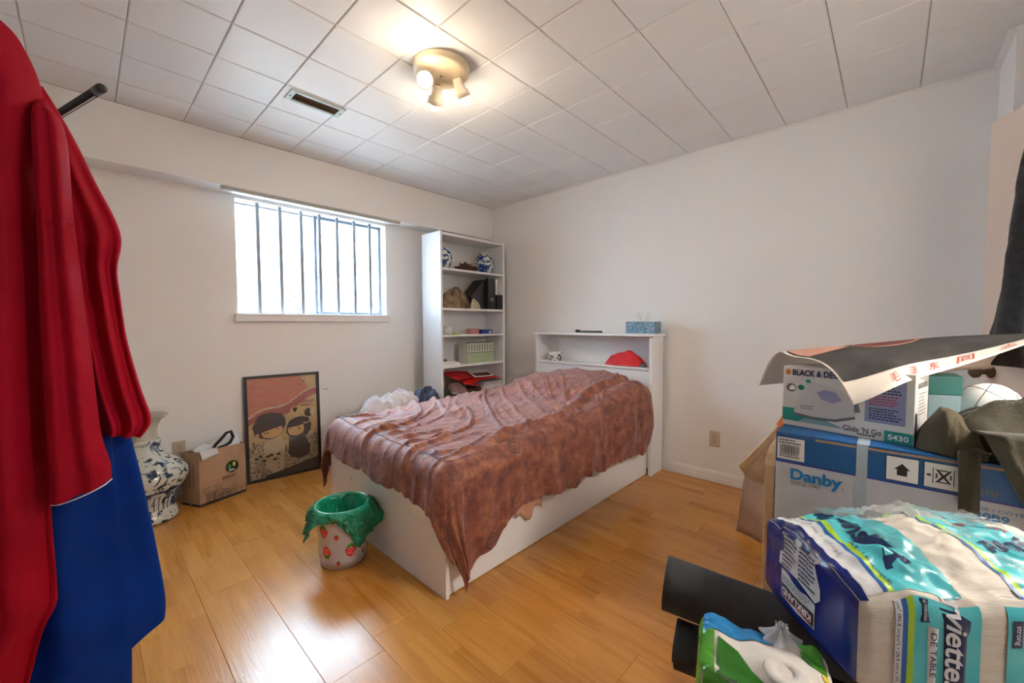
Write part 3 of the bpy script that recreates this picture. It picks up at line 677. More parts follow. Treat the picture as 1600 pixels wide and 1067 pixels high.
jar(2.855, 3.08, SH[0]+.001, 'blue and white jar at the right end of the top bookcase shelf')
t = thing('clay_teapot', 'small brown clay teapot on the top bookcase shelf', 'teapot', (2.57, 3.04, SH[0]+.036))
tp = V(2.57, 3.04, SH[0]+.040)
q = MB(); q.lathe([(0, 0), (.040, 0), (.052, .012), (.046, .028), (.026, .034), (0, .036)], tp, 24); q.build('pot', M['clay'], t, True)
q = MB(); q.lathe([(.022, .034), (.02, .040), (.007, .044), (.009, .052), (0, .056)], tp, 16); q.build('lid', M['clay'], t, True)
q = MB(); q.tube([tp+V(.045, 0, .014), tp+V(.065, 0, .022), tp+V(.078, 0, .036)], [.010, .007, .005], 8); q.build('spout', M['clay'], t, True)
q = MB(); q.tube([tp+V(-.044, 0, .026), tp+V(-.066, 0, .034), tp+V(-.074, 0, .020), tp+V(-.062, 0, .006), tp+V(-.046, 0, .010)], .005, 8); q.build('handle', M['clay'], t, True)
q = MB(); q.lathe([(.085, 0), (.095, .002), (.112, .036), (.118, .038), (.112, .040), (.09, .036), (.0, .036)], (2.575, 3.04, SH[0]), 32); tag(q.build('tea_tray', M['clay'], smooth=True), 'round brown tray under the clay teapot', 'tray')
# second shelf
z = SH[1]
t = thing('canvas_bag', 'slumped brown canvas bag on the second bookcase shelf', 'bag', (2.43, 3.06, z))
q = MB(); heap(q, 2.43, 3.05, z, .175, .085, .235, 8.1, 0, fq=5, sharp=.6, nr=20); q.build('bag_body', M['camo'], t, True)
q = MB(); q.tube([(2.36, 2.985, z+.12), (2.38, 2.98, z+.18), (2.43, 2.985, z+.20), (2.46, 2.985, z+.13), (2.41, 2.975, z+.07)], .007, 8); q.build('strap', M['clay'], t, True)
q = MB(); heap(q, 2.655, 3.0, z, .065, .045, .12, 2.4, .3, fq=8, sharp=.6); tag(q.build('crumpled_paper', M['camol'], smooth=True), 'crumpled cream paper beside the black magazine file', 'paper')
t = thing('magazine_file', 'black cardboard magazine file on the second bookcase shelf', 'file', (2.84, 3.05, z))
fx0, fx1 = 2.800, 2.902
for x in (fx0, fx1-.004):
    q = MB(); q.prism([(x, 2.965, z), (x, 2.965, z+.31), (x, 2.985, z+.318), (x, 3.20, z+.15), (x, 3.20, z)], (.004, 0, 0)); q.build('side', M['black'], t)
q = MB(); q.box(fx0, 2.962, z, fx1, 2.966, z+.31); q.build('spine', M['black'], t)
q = MB(); q.box(fx0, 2.966, z, fx1, 3.20, z+.004); q.build('bottom', M['black'], t)
q = MB(); q.box(fx0+.032, 2.958, z+.085, fx1-.032, 2.962, z+.115); lb = q.build('label_holder', M['chrome'], t)
q = MB(); q.box(fx0+.038, 2.957, z+.092, fx1-.038, 2.958, z+.108); q.build('label_window', M['ink'], lb)
t = thing('leaning_file', 'second black file with a slanted top leaning behind the brown bag', 'file', (2.74, 3.1, z))
q = MB(); q.prism([(2.785, 3.0, z), (2.785, 3.0, z+.30), (2.62, 3.02, z+.12), (2.67, 3.01, z+.08), (2.70, 3.0, z+.0)], (0, .16, 0)); q.build('side', M['black'], t)
q = MB(); q.obox((2.912, 2.985, z), (.042, 0, 0), (0, .17, 0), (.0, .0, .31)); tag(q.build('white_book', M['paper'], bev=.002), 'tall white book at the right of the black magazine file', 'book')
t = thing('pen_holder', 'black mesh pen holder in front of the tall white book', 'pen holder', (2.965, 2.98, z))
q = MB(); q.box(2.918, 2.954, z, 2.998, 2.982, z+.004); q.build('base', M['black'], t)
for x0, y0, x1, y1 in [(2.918, 2.954, 2.998, 2.957), (2.918, 2.979, 2.998, 2.982), (2.918, 2.957, 2.921, 2.979), (2.995, 2.957, 2.998, 2.979)]:
    q = MB(); q.box(x0, y0, z+.004, x1, y1, z+.15); q.build('wall', M['black'], t)
for k, x in enumerate((2.94, 2.965, 2.985)):
    q = MB(); q.tube([(x, 2.968, z+.008), (x+.004*(k-1), 2.966, z+.172-.01*k)], .004, 6); q.build('pen', M['inkg'] if k else M['chrome'], t)
# third shelf
z = SH[2]
q = MB(); q.lathe([(0, .004), (.025, .004), (.044, .025), (.050, .055), (.044, .085), (.040, .085), (.046, .055), (.040, .027), (.022, .008), (0, .008)], (2.335, 3.03, z-.003), 24); tag(q.build('glass_bowl', M['clear2'], smooth=True), 'clear round glass bowl on the third bookcase shelf', 'bowl')
q = MB(); q.box(2.385, 2.975, z, 2.445, 3.02, z+.014); tag(q.build('green_case', M['limep'], bev=.004), 'small lime green case beside the glass bowl', 'case')
q = MB(); q.box(2.59, 2.99, z, 2.70, 3.06, z+.052); tag(q.build('pink_box', M['pink'], bev=.002), 'small pink box on the third bookcase shelf', 'box')
t = thing('blue_box', 'small blue box right of the pink box', 'box', (2.80, 3.02, z))
q = MB(); q.box(2.735, 2.985, z+.004, 2.880, 3.05, z+.044); q.build('carton', M['blueb'], t, bev=.002)
q = MB(); q.box(2.83, 2.984, z+.008, 2.86, 2.985, z+.028); q.build('white_patch', M['paper'], t)
q = MB(); q.box(2.70, 2.975, z, 2.99, 3.10, z+.004); tag(q.build('dark_folder', M['navy2']), 'thin dark folder lying under the blue box', 'folder')
# fourth shelf: a set of ten books
z = SH[3]
M['spine_g'] = pm('spine_green', (.36, .46, .26), (.50, .56, .40), 20, .5); M['spine_w'] = pm('spine_white', (.62, .62, .56), (.55, .56, .50), 20, .5); M['band'] = pm('spine_band', (.09, .13, .09), None, 20, .5)
ORD = ['first', 'second', 'third', 'fourth', 'fifth', 'sixth', 'seventh', 'eighth', 'ninth', 'tenth']
b0 = None
for k in range(10):
    x = 2.548+k*.0345
    b = thing('book', ORD[k]+' of ten matching green and white books, counted from the left', 'book', (x+.017, 3.03, z), 'matching set of ten books')
    if b0 is None:
        b0 = b; BKC = []
        for nm, bx, mt in [('pages', (.002, .004, .003, .031, .138, .202), M['paper']), ('spine_upper', (0, 0, .106, .033, .004, .204), M['spine_w']), ('spine_lower', (0, 0, 0, .033, .004, .106), M['spine_g']),
                           ('cover', (0, .004, 0, .002, .14, .204), M['spine_w']), ('cover', (.031, .004, 0, .033, .14, .204), M['spine_w']),
                           ('band', (-.0005, -.0008, .100, .0335, .0004, .107), M['band']), ('band', (-.0005, -.0008, .196, .0335, .02, .2045), M['band']), ('title', (.011, -.0005, .118, .022, .0002, .188), M['band'])]:
            q = MB(); q.box(*[v+o for v, o in zip(bx, (x, 2.985, z)*2)]); BKC.append(q.build(nm, mt, b))
    else:
        for c in BKC:
            d = c.copy(); COL.objects.link(d); d.parent = b
t_ = [('lower', 2.335, .010, .175, M['paper']), ('upper', 2.33, .012, .150, M['inkg'])]
zz = z
for nm, x, h, w, mt in [('bottom', 2.250, .014, .20, M['paper']), ('middle', 2.245, .012, .19, M['tp']), ('top', 2.242, .010, .16, M['paper'])]:
    q = MB(); q.box(x, 2.985, zz, x+w, 3.11, zz+h); tag(q.build('notebook', mt, bev=.001), nm+' notebook of the flat stack on the fourth bookcase shelf', 'notebook', 'flat notebooks'); zz += h+.0005
q = MB(); q.lathe([(.02, 0), (.034, 0), (.036, .01), (.034, .022), (.02, .022), (.018, .01), (.02, 0)], (2.285, 3.03, zz), 20); tag(q.build('tape_roll', M['inkg'], smooth=True), 'grey tape roll on top of the notebook stack', 'tape')
# fifth shelf
z = SH[4]
t = thing('storage_carton', 'grey white lidded carton under the red envelopes', 'box', (2.86, 3.06, z))
q = MB(); q.box(2.74, 2.97, z, 2.995, 3.2, z+.075); q.build('carton', M['paper'], t, bev=.002)
q = MB(); q.box(2.735, 2.962, z+.075, 2.998, 3.2, z+.100); q.build('lid', M['cart'], t, bev=.002)
q = MB(); q.box(2.55, 3.0, z, 2.73, 3.18, z+.055); tag(q.build('dark_box', M['clay'], bev=.003), 'low dark brown box left of the lidded carton', 'box')
q = MB(); heap(q, 2.47, 3.06, z, .12, .10, .16, 5.7, 0, fq=4); tag(q.build('mesh_bag', pm('mesh_bag_grey', (.20, .12, .11), (.30, .20, .18), 12, .7), smooth=True), 'dull brownish mesh bag behind the red envelopes', 'bag')
RE = [((2.40, 2.97, z+.16), (.36, .02, -.020), (-.04, .20, .055), .004, 'broad red envelope at the back of the pile'), ((2.46, 2.935, z+.115), (.17, -.02, -.045), (.05, .2, .07), .003, 'red envelope drooping at the lower left of the pile'),
      ((2.56, 2.925, z+.115), (.26, .03, .03), (-.09, .2, .05), .003, 'large red envelope at the front of the pile'), ((2.74, 2.955, z+.135), (.25, .01, -.012), (-.02, .16, .03), .004, 'red envelope sticking out to the right of the pile')]
for o_, a_, b_, h_, lb_ in RE:
    q = MB(); o_, a_, b_ = Vector(o_), Vector(a_), Vector(b_); n_ = a_.cross(b_).normalized()
    q.grid(lambda a, b: o_+a_*a+b_*b+n_*(.012*math.sin(a*3.1)), 8, 4); tag(q.build('red_envelope', M['redp'], solid=h_), lb_+' on the bookcase', 'envelope', 'red envelopes')
t = thing('booklet', 'pale booklet with a red cover on top of the red envelopes', 'booklet', (2.78, 3.02, z+.17))
q = MB(); o_, a_, b_ = V(2.60, 2.955, z+.168), V(.27, .01, -.01), V(.06, .17, .035); q.obox(o_, a_, b_, (0, -.0008, .005)); q.build('pages', M['paper'], t)
P = plane(o_+V(0, -.0008, .005), a_, b_); decal(t, 'cover_picture', P, [rect(.1, .08, .93, .62)], M['postm'])
t = thing('visor_cap', 'black cap with a pale brim on the fifth bookcase shelf', 'cap', (2.3, 3.03, z))
q = MB(); q.lathe([(.075, 0), (.078, .02), (.068, .055), (.04, .078), (0, .085)], (2.30, 3.04, z+.002), 24); q.build('crown', M['blackc'], t, True)
q = MB(); q.grid(lambda a, b: V(2.35+.17*a, 2.965+.12*b+.0*a, z+.035-.022*a+.018*math.sin(b*math.pi)), 8, 8); q.build('brim', M['camol'], t, True, solid=.006)
# bench with clothes behind the bed
t = thing('low_bench', 'dark grey low bench between the bed and the window wall', 'bench', (1.70, 2.80, 0))
q = MB(); softbox(q, (1.70, 2.80, .452), (.44, .185, .036), .016, (14, 8, 4)); q.build('seat', M['greyc'], t, True)
for x in (1.32, 2.08):
    for y in (2.66, 2.94):
        q = MB(); q.box(x-.018, y-.018, 0, x+.018, y+.018, .42); q.build('leg', M['greyc'], t)
q = MB(); heap(q, 1.66, 2.84, .489, .27, .125, .165, 11.3, .05, fq=7, nr=44, na=130, sharp=.35, edge=.3, cr=1.25); tag(q.build('white_laundry', M['whitec'], smooth=True), 'heap of white crumpled clothes on the low bench', 'clothes')
q = MB(); heap(q, 1.97, 2.86, .489, .13, .11, .15, 4.9, .2, fq=8, nr=34, na=100, sharp=.4, edge=.25, cr=1.2); tag(q.build('navy_laundry', M['navyc'], smooth=True), 'heap of dark navy clothes beside the white laundry', 'clothes')
# ================================================================== FLOOR THINGS, LEFT
# strawberry bin
BC = V(.850, 1.958, 0); BH = .275
t = thing('waste_bin', 'translucent plastic bin printed with strawberries at the foot of the bed', 'bin', BC)
binr = lambda z: .104+.020*z/BH
M['binp'] = clear_mat('frosted_bin', (.95, .90, .90), .50, .25, (.88, .80, .80))
q = MB(); q.lathe([(0, .004), (.101, .004), (.104, 0)]+[(binr(BH*k/8), BH*k/8) for k in range(1, 9)]+[(binr(BH)-.003, BH)]+[(binr(BH*k/8)-.003, BH*k/8) for k in range(7, 0, -1)]+[(0, .007)], BC, 40); q.build('tub', M['binp'], t, True)
def PB(th0, z0):
    def P(a, b, h=0):
        z = z0+b; r = binr(z)+h; th = th0+a/.115
        return BC+V(r*math.cos(th), r*math.sin(th), z)
    return P
vth = math.atan2(-BC.y, -BC.x)
for k, (dth, z, s, flip, big) in enumerate([(-.80, .190, .027, 0, 1), (-.72, .090, .027, 1, 1), (-.26, .165, .012, 0, 0), (.30, .090, .030, 0, 1), (-.22, .035, .011, 0, 0), (.92, .060, .012, 1, 0), (-1.28, .05, .012, 0, 0)]):
    P = PB(vth+dth, z); sg = -1 if flip else 1
    body = [(s*x, sg*s*y) for x, y in [(0, -1.15), (.45, -.85), (.85, -.2), (.9, .3), (.6, .65), (0, .75), (-.6, .65), (-.9, .3), (-.85, -.2), (-.45, -.85)]]
    b_ = conf_poly(t, 'strawberry', P, body, M['redp'], .0012)
    conf_poly(b_, 'leaf_print', P, [(s*x, sg*s*y) for x, y in [(-.75, .45), (0, .55), (.75, .45), (.5, 1.05), (0, 1.2), (-.5, 1.05)]], M['gfilm'], .0018)
    if big: decal(b_, 'seed_dots', P, [ell(s*x, sg*s*y, s*.09, s*.09, 6) for x, y in [(-.3, .2), (.3, .2), (0, -.1), (-.45, -.25), (.45, -.25), (-.15, -.5), (.2, -.55), (0, .4)]], M['paper'], .0018)
t = thing('bin_liner', 'green plastic bag lining and folded over the strawberry bin', 'bin bag', BC+V(0, 0, .02))
def liner(a, b):
    th = 2*math.pi*a; L = [(0, 0.03), (.45, BH+.004), (.52, BH+.010), (1, 0)]
    w = noise.noise(V(math.cos(th)*2, math.sin(th)*2, 1)); d = th-vth
    dl = .030+.10*max(0, math.cos(d-.62))**5+.06*max(0, math.cos(d-.62))**20+.10*max(0, math.cos(d+1.30))**12+.05*max(0, math.cos(d-1.45))**10+.025*w
    out = .045*max(0, math.cos(d+1.30))**10+.07*max(0, math.cos(d-1.45))**14
    if b < .42:
        k = b/.42; z = lerp(.09, BH+.004, k); r = lerp(.085, .119, k)-.008+.012*noise.noise(V(math.cos(th)*5, math.sin(th)*5, z*20))-.006*crease(math.cos(th)*9, math.sin(th)*9+z*9, 2, 3)
    elif b < .5:
        k = (b-.42)/.08; z = BH+.004+.008*math.sin(k*math.pi); r = lerp(.113, .132, k)
    else:
        k = (b-.5)/.5; z = BH+.004-dl*k; r = binr(max(z, 0))+.008+.010*math.sin(k*math.pi)+out*k+.020*k*noise.noise(V(math.cos(th)*7, math.sin(th)*7, z*18))+.016*crease(math.cos(th)*5, math.sin(th)*5+z*14, 3, 4)+.008*crease(math.cos(th)*12, math.sin(th)*12+z*30, 8, 4)-.004
    return BC+V(r*math.cos(th), r*math.sin(th), z)
q = MB(); q.grid(liner, 140, 64, cu=True); q.build('bag_film', M['gbag'], t, True)
q = MB(); heap(q, BC.x+.015, BC.y+.01, .10, .085, .085, .12, 6.6, 0, fq=9); tag(q.build('crumpled_tissue', M['camol'], smooth=True), 'crumpled pale paper inside the green bin liner', 'paper')
# framed picture leaning on the wall
F0, F1 = V(.776, 3.376, 0), V(1.286, 3.330, 0); lean = V(.004, .030, .785)
fu = (F1-F0).normalized(); FW = (F1-F0).length; fv = lean.normalized(); FH = lean.length; fn = fu.cross(fv).normalized()
if fn.y > 0: fn = -fn
t = thing('framed_picture', 'black framed print of two dark-haired cartoon children leaning on the wall', 'picture', (F0+F1)/2)
bw = .020
for o_, a_, b_ in [(F0, fu*FW, fv*bw), (F0+fv*(FH-bw), fu*FW, fv*bw), (F0+fv*bw, fu*bw, fv*(FH-2*bw)), (F0+fu*(FW-bw)+fv*bw, fu*bw, fv*(FH-2*bw))]:
    q = MB(); q.obox(o_, a_, b_, -fn*.018+fn*.0); q.build('frame_bar', M['black'], t)
q = MB(); q.obox(F0+fu*bw+fv*bw-fn*.012, fu*(FW-2*bw), fv*(FH-2*bw), -fn*.003); pc = q.build('print', M['art_b'], t)
iw, ih = FW-2*bw, FH-2*bw; po = F0+fu*bw+fv*bw-fn*.0115
P = lambda a, b, h=0: po+fu*a*iw+fv*b*ih+fn*h
wv = lambda x: .62+.25*x+.025*math.sin(x*9)
xs = [k/24 for k in range(25)]
mb = MB(); mb.grid(lambda a, b: P(a*.86, lerp(wv(a*.86)-.02, 1-max(0, a-.86)*.8, b), .0003), 24, 4); mb.build('upper_field', M['art_s'], pc)
mb = MB(); mb.grid(lambda a, b: P(a, wv(a)-.02-b*(.065+.03*math.sin(a*3.1)), .0005), 24, 2); mb.build('mauve_band', M['art_m'], pc)
for k, x in enumerate(xs[:24]):
    decal(pc, 'lace_dot', P, [ell(x+.02, wv(x+.02)-.013, .022, .012, 10)], M['art_c'], .0007)
lower = [(x, .33+.04*math.sin(x*7+1)) for x in xs]
decal(pc, 'flower_field', P, [[(0, 0)]+[(0, .33)]+lower[1:]+[(1, 0)]], M['flor'], .0004)
decal(pc, 'dark_ground', P, [[(.22, .02), (.5, .05), (.75, .085), (1, .12), (1, 0), (.2, 0)]], M['art_d'], .0006)
# boy
decal(pc, 'shirt', P, [[(.22, .10), (.20, .33), (.30, .40), (.44, .40), (.50, .30), (.47, .05), (.34, .03)]], M['art_c'], .0007)
decal(pc, 'hair', P, [[(.05, .52), (.10, .58), (.13, .62), (.22, .645), (.34, .645), (.45, .63), (.51, .58), (.52, .52), (.50, .47), (.42, .40), (.30, .375), (.16, .40), (.08, .44)]], M['art_d'], .0009)
decal(pc, 'face', P, [[(.17, .455), (.26, .470), (.36, .485), (.46, .497), (.475, .455), (.42, .405), (.31, .385), (.20, .405)]], M['art_f'], .0012)
decal(pc, 'ear', P, [ell(.12, .435, .02, .015, 10), ell(.50, .47, .016, .015, 10)], M['art_f'], .0012)
decal(pc, 'eye', P, [ell(.40, .472, .012, .008, 8), ell(.215, .445, .016, .007, 8), ell(.255, .447, .016, .007, 8)], M['ink'], .0015)
decal(pc, 'shirt_button', P, [ell(.40, y, .010, .007, 8) for y in (.08, .12, .17)], M['art_d'], .001)
decal(pc, 'dark_flowers', P, [ell(.10+.05*k, .20+.03*math.sin(k*2.2), .03, .014, 9, k) for k in range(7)], M['art_d'], .001)
# girl
decal(pc, 'dress', P, [[(.54, .20), (.56, .34), (.66, .37), (.80, .36), (.88, .25), (.86, .16), (.74, .13), (.62, .15)]], M['art_d'], .0007)
decal(pc, 'collar', P, [[(.56, .325), (.70, .35), (.84, .36), (.86, .39), (.7, .385), (.55, .36)]], pm('art_collar', (.11, .12, .17), None, 9, .4), .0010)
decal(pc, 'hair', P, [[(.52, .42), (.53, .48), (.57, .535), (.66, .565), (.76, .57), (.86, .545), (.90, .48), (.89, .41), (.82, .375), (.68, .35), (.57, .37)], ell(.86, .60, .06, .045, 14)], M['art_d'], .0011)
decal(pc, 'face', P, [[(.545, .465), (.62, .468), (.70, .472), (.78, .485), (.79, .43), (.77, .395), (.68, .372), (.58, .385), (.55, .42)]], M['art_f'], .0014)
decal(pc, 'eye', P, [ell(.715, .448, .013, .012, 8), ell(.575, .455, .009, .008, 8)], M['ink'], .0017)
decal(pc, 'hair_band', P, [[(.77, .50), (.80, .485), (.88, .50), (.90, .515), (.82, .50)], ell(.925, .605, .04, .04, 12)], M['art_c'], .0016)
decal(pc, 'heart', P, [[(.66, .615), (.70, .655), (.675, .672), (.66, .662), (.645, .672), (.62, .655)], [(.80, .925), (.825, .95), (.80, .945), (.775, .95)], [(.755, .895), (.775, .915), (.755, .91), (.735, .915)]], M['art_d'], .0012)
decal(pc, 'heart_halo', P, [ell(.66, .645, .07, .04, 18)], M['art_f'], .0008)
decal(pc, 'red_script', P, scribble(RND, .75, .66, .98, .74, 2, th=.6), M['art_m'], .0008)
decal(pc, 'dots', P, [ell(RND.uniform(.03, .75), RND.uniform(.76, .98), .006, .004, 6) for k in range(60)]+[ell(RND.uniform(.52, .97), RND.uniform(.56, .8), .006, .004, 6) for k in range(24)], M['art_m'], .0010)
q = MB(); q.obox(F0+fu*bw+fv*bw-fn*.006, fu*iw, fv*ih, -fn*.001); q.build('glazing', M['glass'], t)
# brown shopping bag
A, B, C = V(.470, 3.180, 0), V(.742, 3.262, 0), V(.402, 3.318, 0)
D = B+C-A; up = [V(.006, .012, .352), V(.004, .010, .345), V(.008, .012, .345), V(0, .004, .340)]
t = thing('grocery_bag', 'brown paper grocery bag with a round green logo beside the framed picture', 'paper bag', (A+D)/2)
cs = [A, B, D, C]
q = MB()
for k in range(4):
    a, b = cs[k], cs[(k+1) % 4]; ua, ub = up[k], up[(k+1) % 4]; n_ = (b-a).cross(V(0, 0, 1)).normalized()
    q.grid(lambda s, v: a*(1-s)+b*s+(ua*(1-s)+ub*s)*v+n_*(.014*math.sin(s*math.pi)*math.sin(v*3)+.005*nz(s*5+k, v*5)), 8, 8)
q.ngon([A, C, D, B]); q.build('bag_sides', M['kraft'], t, True)
q = MB()
for k in range(4):
    a, b = cs[k], cs[(k+1) % 4]; n_ = (b-a).cross(V(0, 0, 1)).normalized()*.002
    q.obox(a+n_*.5, b-a, n_, V(0, 0, .016))
q.build('base_band', M['ink'], t)
P = lambda a, b, h=0: A+(B-A)*a+(up[0]*(1-a)+up[1]*a)*b+(B-A).cross(V(0, 0, 1)).normalized()*(.018+h)
lg = decal(t, 'logo_disc', P, [ell(.66, .60, .145, .115, 28)], M['green_ink'], .001)
decal(lg, 'logo_leaf', P, [ell(.60, .60, .035, .055, 12, .3)], pm('logo_green', (.06, .28, .10), None, 9, .5), .002); decal(lg, 'logo_sun', P, [ell(.70, .64, .032, .04, 12)], M['yel'], .002)
decal(lg, 'logo_words', P, scribble(RND, .58, .515, .75, .555, 2, th=.6), M['paper'], .002)
decal(t, 'print_lines', P, scribble(RND, .44, .385, .86, .45, 2, th=.45), M['ink'], .001)
q = MB()
for k in range(12):
    u0 = .08+.075*k; hgt = .30 if k < 4 else .14+.05*RND.random(); sgn = -1 if k % 2 else 1
    q.tube([P(u0*.6+.10+.01*s*sgn*3*math.sin(s), .04+hgt*s/6, .001) for s in range(7)], .0012, 4)
    q.tube([P(u0+.03*math.sin(s*.6)*sgn, .04+hgt*.8*s/6, .001) for s in range(7)], .0010, 4)
q.build('plant_drawing', M['ink'], t)
Pl = lambda a, b, h=0: C+(A-C)*a+(up[3]*(1-a)+up[0]*a)*b+(A-C).cross(V(0, 0, 1)).normalized()*(.018+h)
decal(t, 'side_mark', Pl, [ell(.28, .80, .10, .055, 16)], M['ink'], .001)
decal(t, 'side_writing', Pl, scribble(RND, .58, .40, .70, .82, 14, th=.5)+scribble(RND, .80, .38, .90, .78, 14, th=.5), M['ink'], .001)
q = MB(); q.grid(lambda a, b: lerp(lerp(A+up[0], B+up[1], .03+.94*a), lerp(C+up[3], D+up[2], .03+.94*a), .12+.75*b)+V(0, 0, -.05+.11*math.sin(b*3.1)*(.5+.5*a)+.03*nz(a*5, b*5, 3)), 22, 10); tag(q.build('plastic_bag', M['wrapw'], smooth=True, solid=.002), 'white plastic bag stuffed into the brown grocery bag', 'plastic bag')
q = MB(); q.grid(lambda a, b: lerp(A+up[0], B+up[1], .0+.35*a+.05*b)+V(.0, -.012-.01*b, .01-.065*b*(1-.4*a)), 8, 6); q.build('white_flap', M['wrapw'], None, True, solid=.002); tag(bpy.data.objects['white_flap'], 'white plastic flap hanging over the grocery bag front', 'plastic bag')
q = MB(); q.tube([(A+up[0])*(1-s)+(B+up[1])*s+V(0, .02, z) for s, z in [(.30, -.01), (.36, .02), (.48, .05), (.60, .085), (.70, .09), (.75, .05), (.68, .015), (.55, .0), (.42, -.005)]], .010, 8); tag(q.build('black_strap', M['blackc'], smooth=True), 'black folded strap on top of the brown grocery bag', 'strap')
# floor vase
VC = V(.232, 3.215, 0)
t = thing('floor_vase', 'large blue and white porcelain floor vase behind the blue robe', 'vase', VC)
prof = [(0, .004), (.128, .004), (.137, 0), (.138, .020), (.130, .05), (.119, .062), (.117, .09), (.126, .13), (.150, .175), (.182, .22), (.195, .255), (.192, .285), (.172, .32), (.135, .355), (.100, .380), (.078, .405), (.064, .430), (.062, .455)]
q = MB(); q.lathe(prof, VC, 48); q.build('body', M['porc'], t, True)
q = MB(); q.lathe([(.062, .452), (.068, .458), (.070, .470), (.064, .482), (.058, .484)], VC, 40); q.build('neck_ring', M['porc'], t, True)
q = MB(); q.lathe([(.058, .482), (.053, .52), (.056, .56), (.072, .595), (.104, .622), (.108, .628), (.100, .628), (.068, .60), (.050, .56), (.046, .5)], VC, 40); q.build('neck', M['porcw'], t, True)
for th in (vth-1.1,):
    c = VC+V(.085*math.cos(th), .085*math.sin(th), 0); e = V(math.cos(th), math.sin(th), 0)
    q = MB(); q.tube([c+V(0, 0, .42)+e*.0, c+e*.035+V(0, 0, .415), c+e*.05+V(0, 0, .385), c+e*.045+V(0, 0, .355), c+e*.04+V(0, 0, .34)], .012, 8); q.build('handle', M['porc'], t, True)
q = MB()
for k in range(16):
    th = k*math.pi/8
    for s in (-.11, .11):
        q.tube([VC+V(math.cos(th+s)*r, math.sin(th+s)*r, z) for r, z in [(.1185, .075), (.1195, .10), (.1285, .135), (.147, .168)]], .0025, 4)
q.build('petal_panel_lines', M['navy2'], t)
q = MB(); q.lathe([(.1605, .186), (.166, .190), (.166, .196), (.161, .194)], VC, 40); q.build('shoulder_line', M['navy2'], t, True)
# ================================================================== CLOTHES RACK, LEFT FOREGROUND
def drape(mb, rows, yc, thick, nr=70, na=72, folds=5, amp=.02, seed=0, back=0):
    """rows: (z_left, z_right, x_left, x_right) top to bottom; a closed hanging tube of cloth"""
    def row(t):
        x = t*(len(rows)-1); i = min(int(x), len(rows)-2); f = x-i
        p0, p1, p2, p3 = rows[max(i-1, 0)], rows[i], rows[i+1], rows[min(i+2, len(rows)-1)]
        return [.5*((2*b)+(c-a)*f+(2*a-5*b+4*c-d)*f*f+(3*b-a-3*c+d)*f**3) for a, b, c, d in zip(p0, p1, p2, p3)]
    def fn(a, b):
        zl, zr, xl, xr = row(b); th = 2*math.pi*a; cx = math.cos(th)
        k = (cx+1)/2; x = lerp(xl, xr, k); z = lerp(zl, zr, k)
        th_ = thick*(.05+.95*sst(0, .22, b))
        y = yc-th_*math.sin(th)+back*(1-sst(0, .25, b))
        w = sst(.05, .5, b)
        y += -(1 if math.sin(th) > 0 else -1)*amp*w*math.sin(k*folds*6.28+seed+.8*noise.noise(V(k*2, b*2, seed)))*abs(math.sin(th))**.5
        y += .35*amp*nz(x*9, z*5, seed)+.4*amp*max(0, ridge(x*7+z*3, z*6, seed))
        return V(x, y, z)
    return mb.grid(fn, na, nr, cu=True, flip=False)
t = thing('red_robe', 'long red robe hanging in the left foreground', 'robe', (-.3, 1.42, .25))
q = MB(); drape(q, [(1.85, 1.83, -.20, -.10), (1.84, 1.80, -.42, -.076), (1.75, 1.72, -.50, -.050), (1.64, 1.64, -.52, -.046), (1.395, 1.395, -.53, -.058), (1.12, 1.12, -.54, -.064), (.88, .88, -.54, -.064), (.738, .738, -.55, -.066), (.564, .564, -.56, -.064), (.50, .504, -.56, -.066), (.40, .453, -.56, -.088), (.22, .346, -.57, -.112), (.12, .22, -.57, -.14)], 1.42, .055, folds=4.6, amp=.034, seed=1); q.build('robe_body', M['red'], t, True)
q = MB(); drape(q, [(1.70, 1.73, -.09, -.047), (1.62, 1.65, -.07, -.010), (1.50, 1.525, -.05, .034), (1.39, 1.403, -.04, .075), (1.30, 1.31, -.03, .066), (1.22, 1.228, -.02, .070), (1.12, 1.117, -.01, .080), (1.0, .991, .0, .102), (.905, .907, .015, .119), (.886, .862, .020, .097)], 1.475, .034, folds=2.6, amp=.018, seed=4); q.build('sleeve', M['red'], t, True)
q = MB(); drape(q, [(1.70, 1.70, -.060, -.044), (1.655, 1.655, -.062, -.030), (1.59, 1.59, -.064, -.012), (1.39, 1.395, -.064, -.006), (1.12, 1.117, -.066, .010), (.89, .914, -.066, .020), (.79, .83, -.065, .034), (.757, .79, -.064, .035)], 1.385, .034, folds=1.6, amp=.010, seed=7, back=.06); q.build('sleeve', M['red'], t, True)
q = MB(); q.tube([V(-.064+.099*k/8, 1.375-.037*math.sin(math.pi*k/8)**.5, .757+.033*k/8) for k in range(9)], .0014, 5); q.build('sleeve_hem', M['paper'], t)
q = MB(); q.tube([V(-.062+.053*k/8, 1.385-.037*math.sin(math.pi*(k+.3)/8.6)**.5, 1.392+.003*k/8) for k in range(9)], .0012, 5); q.build('sleeve_seam', M['red'], t)
t = thing('blue_robe', 'royal blue robe hanging behind the red robe', 'robe', (-.2, 1.52, .1))
q = MB(); drape(q, [(1.25, 1.25, -.30, -.02), (1.02, 1.02, -.32, .020), (.876, .876, -.33, .040), (.659, .659, -.34, .047), (.48, .48, -.35, .054), (.307, .307, -.36, .061), (.182, .182, -.36, .059), (.05, .05, -.36, .058)], 1.50, .045, folds=2.6, amp=.022, seed=2); q.build('front_panel', M['blue'], t, True)
q = MB(); drape(q, [(1.25, 1.25, -.10, .02), (1.02, 1.02, -.08, .060), (.838, .838, -.06, .084), (.722, .722, -.05, .101), (.497, .497, -.04, .128), (.33, .345, -.03, .142), (.20, .282, -.03, .139)], 1.575, .03, folds=1.3, amp=.008, seed=5); q.build('rear_panel', M['blue'], t, True)
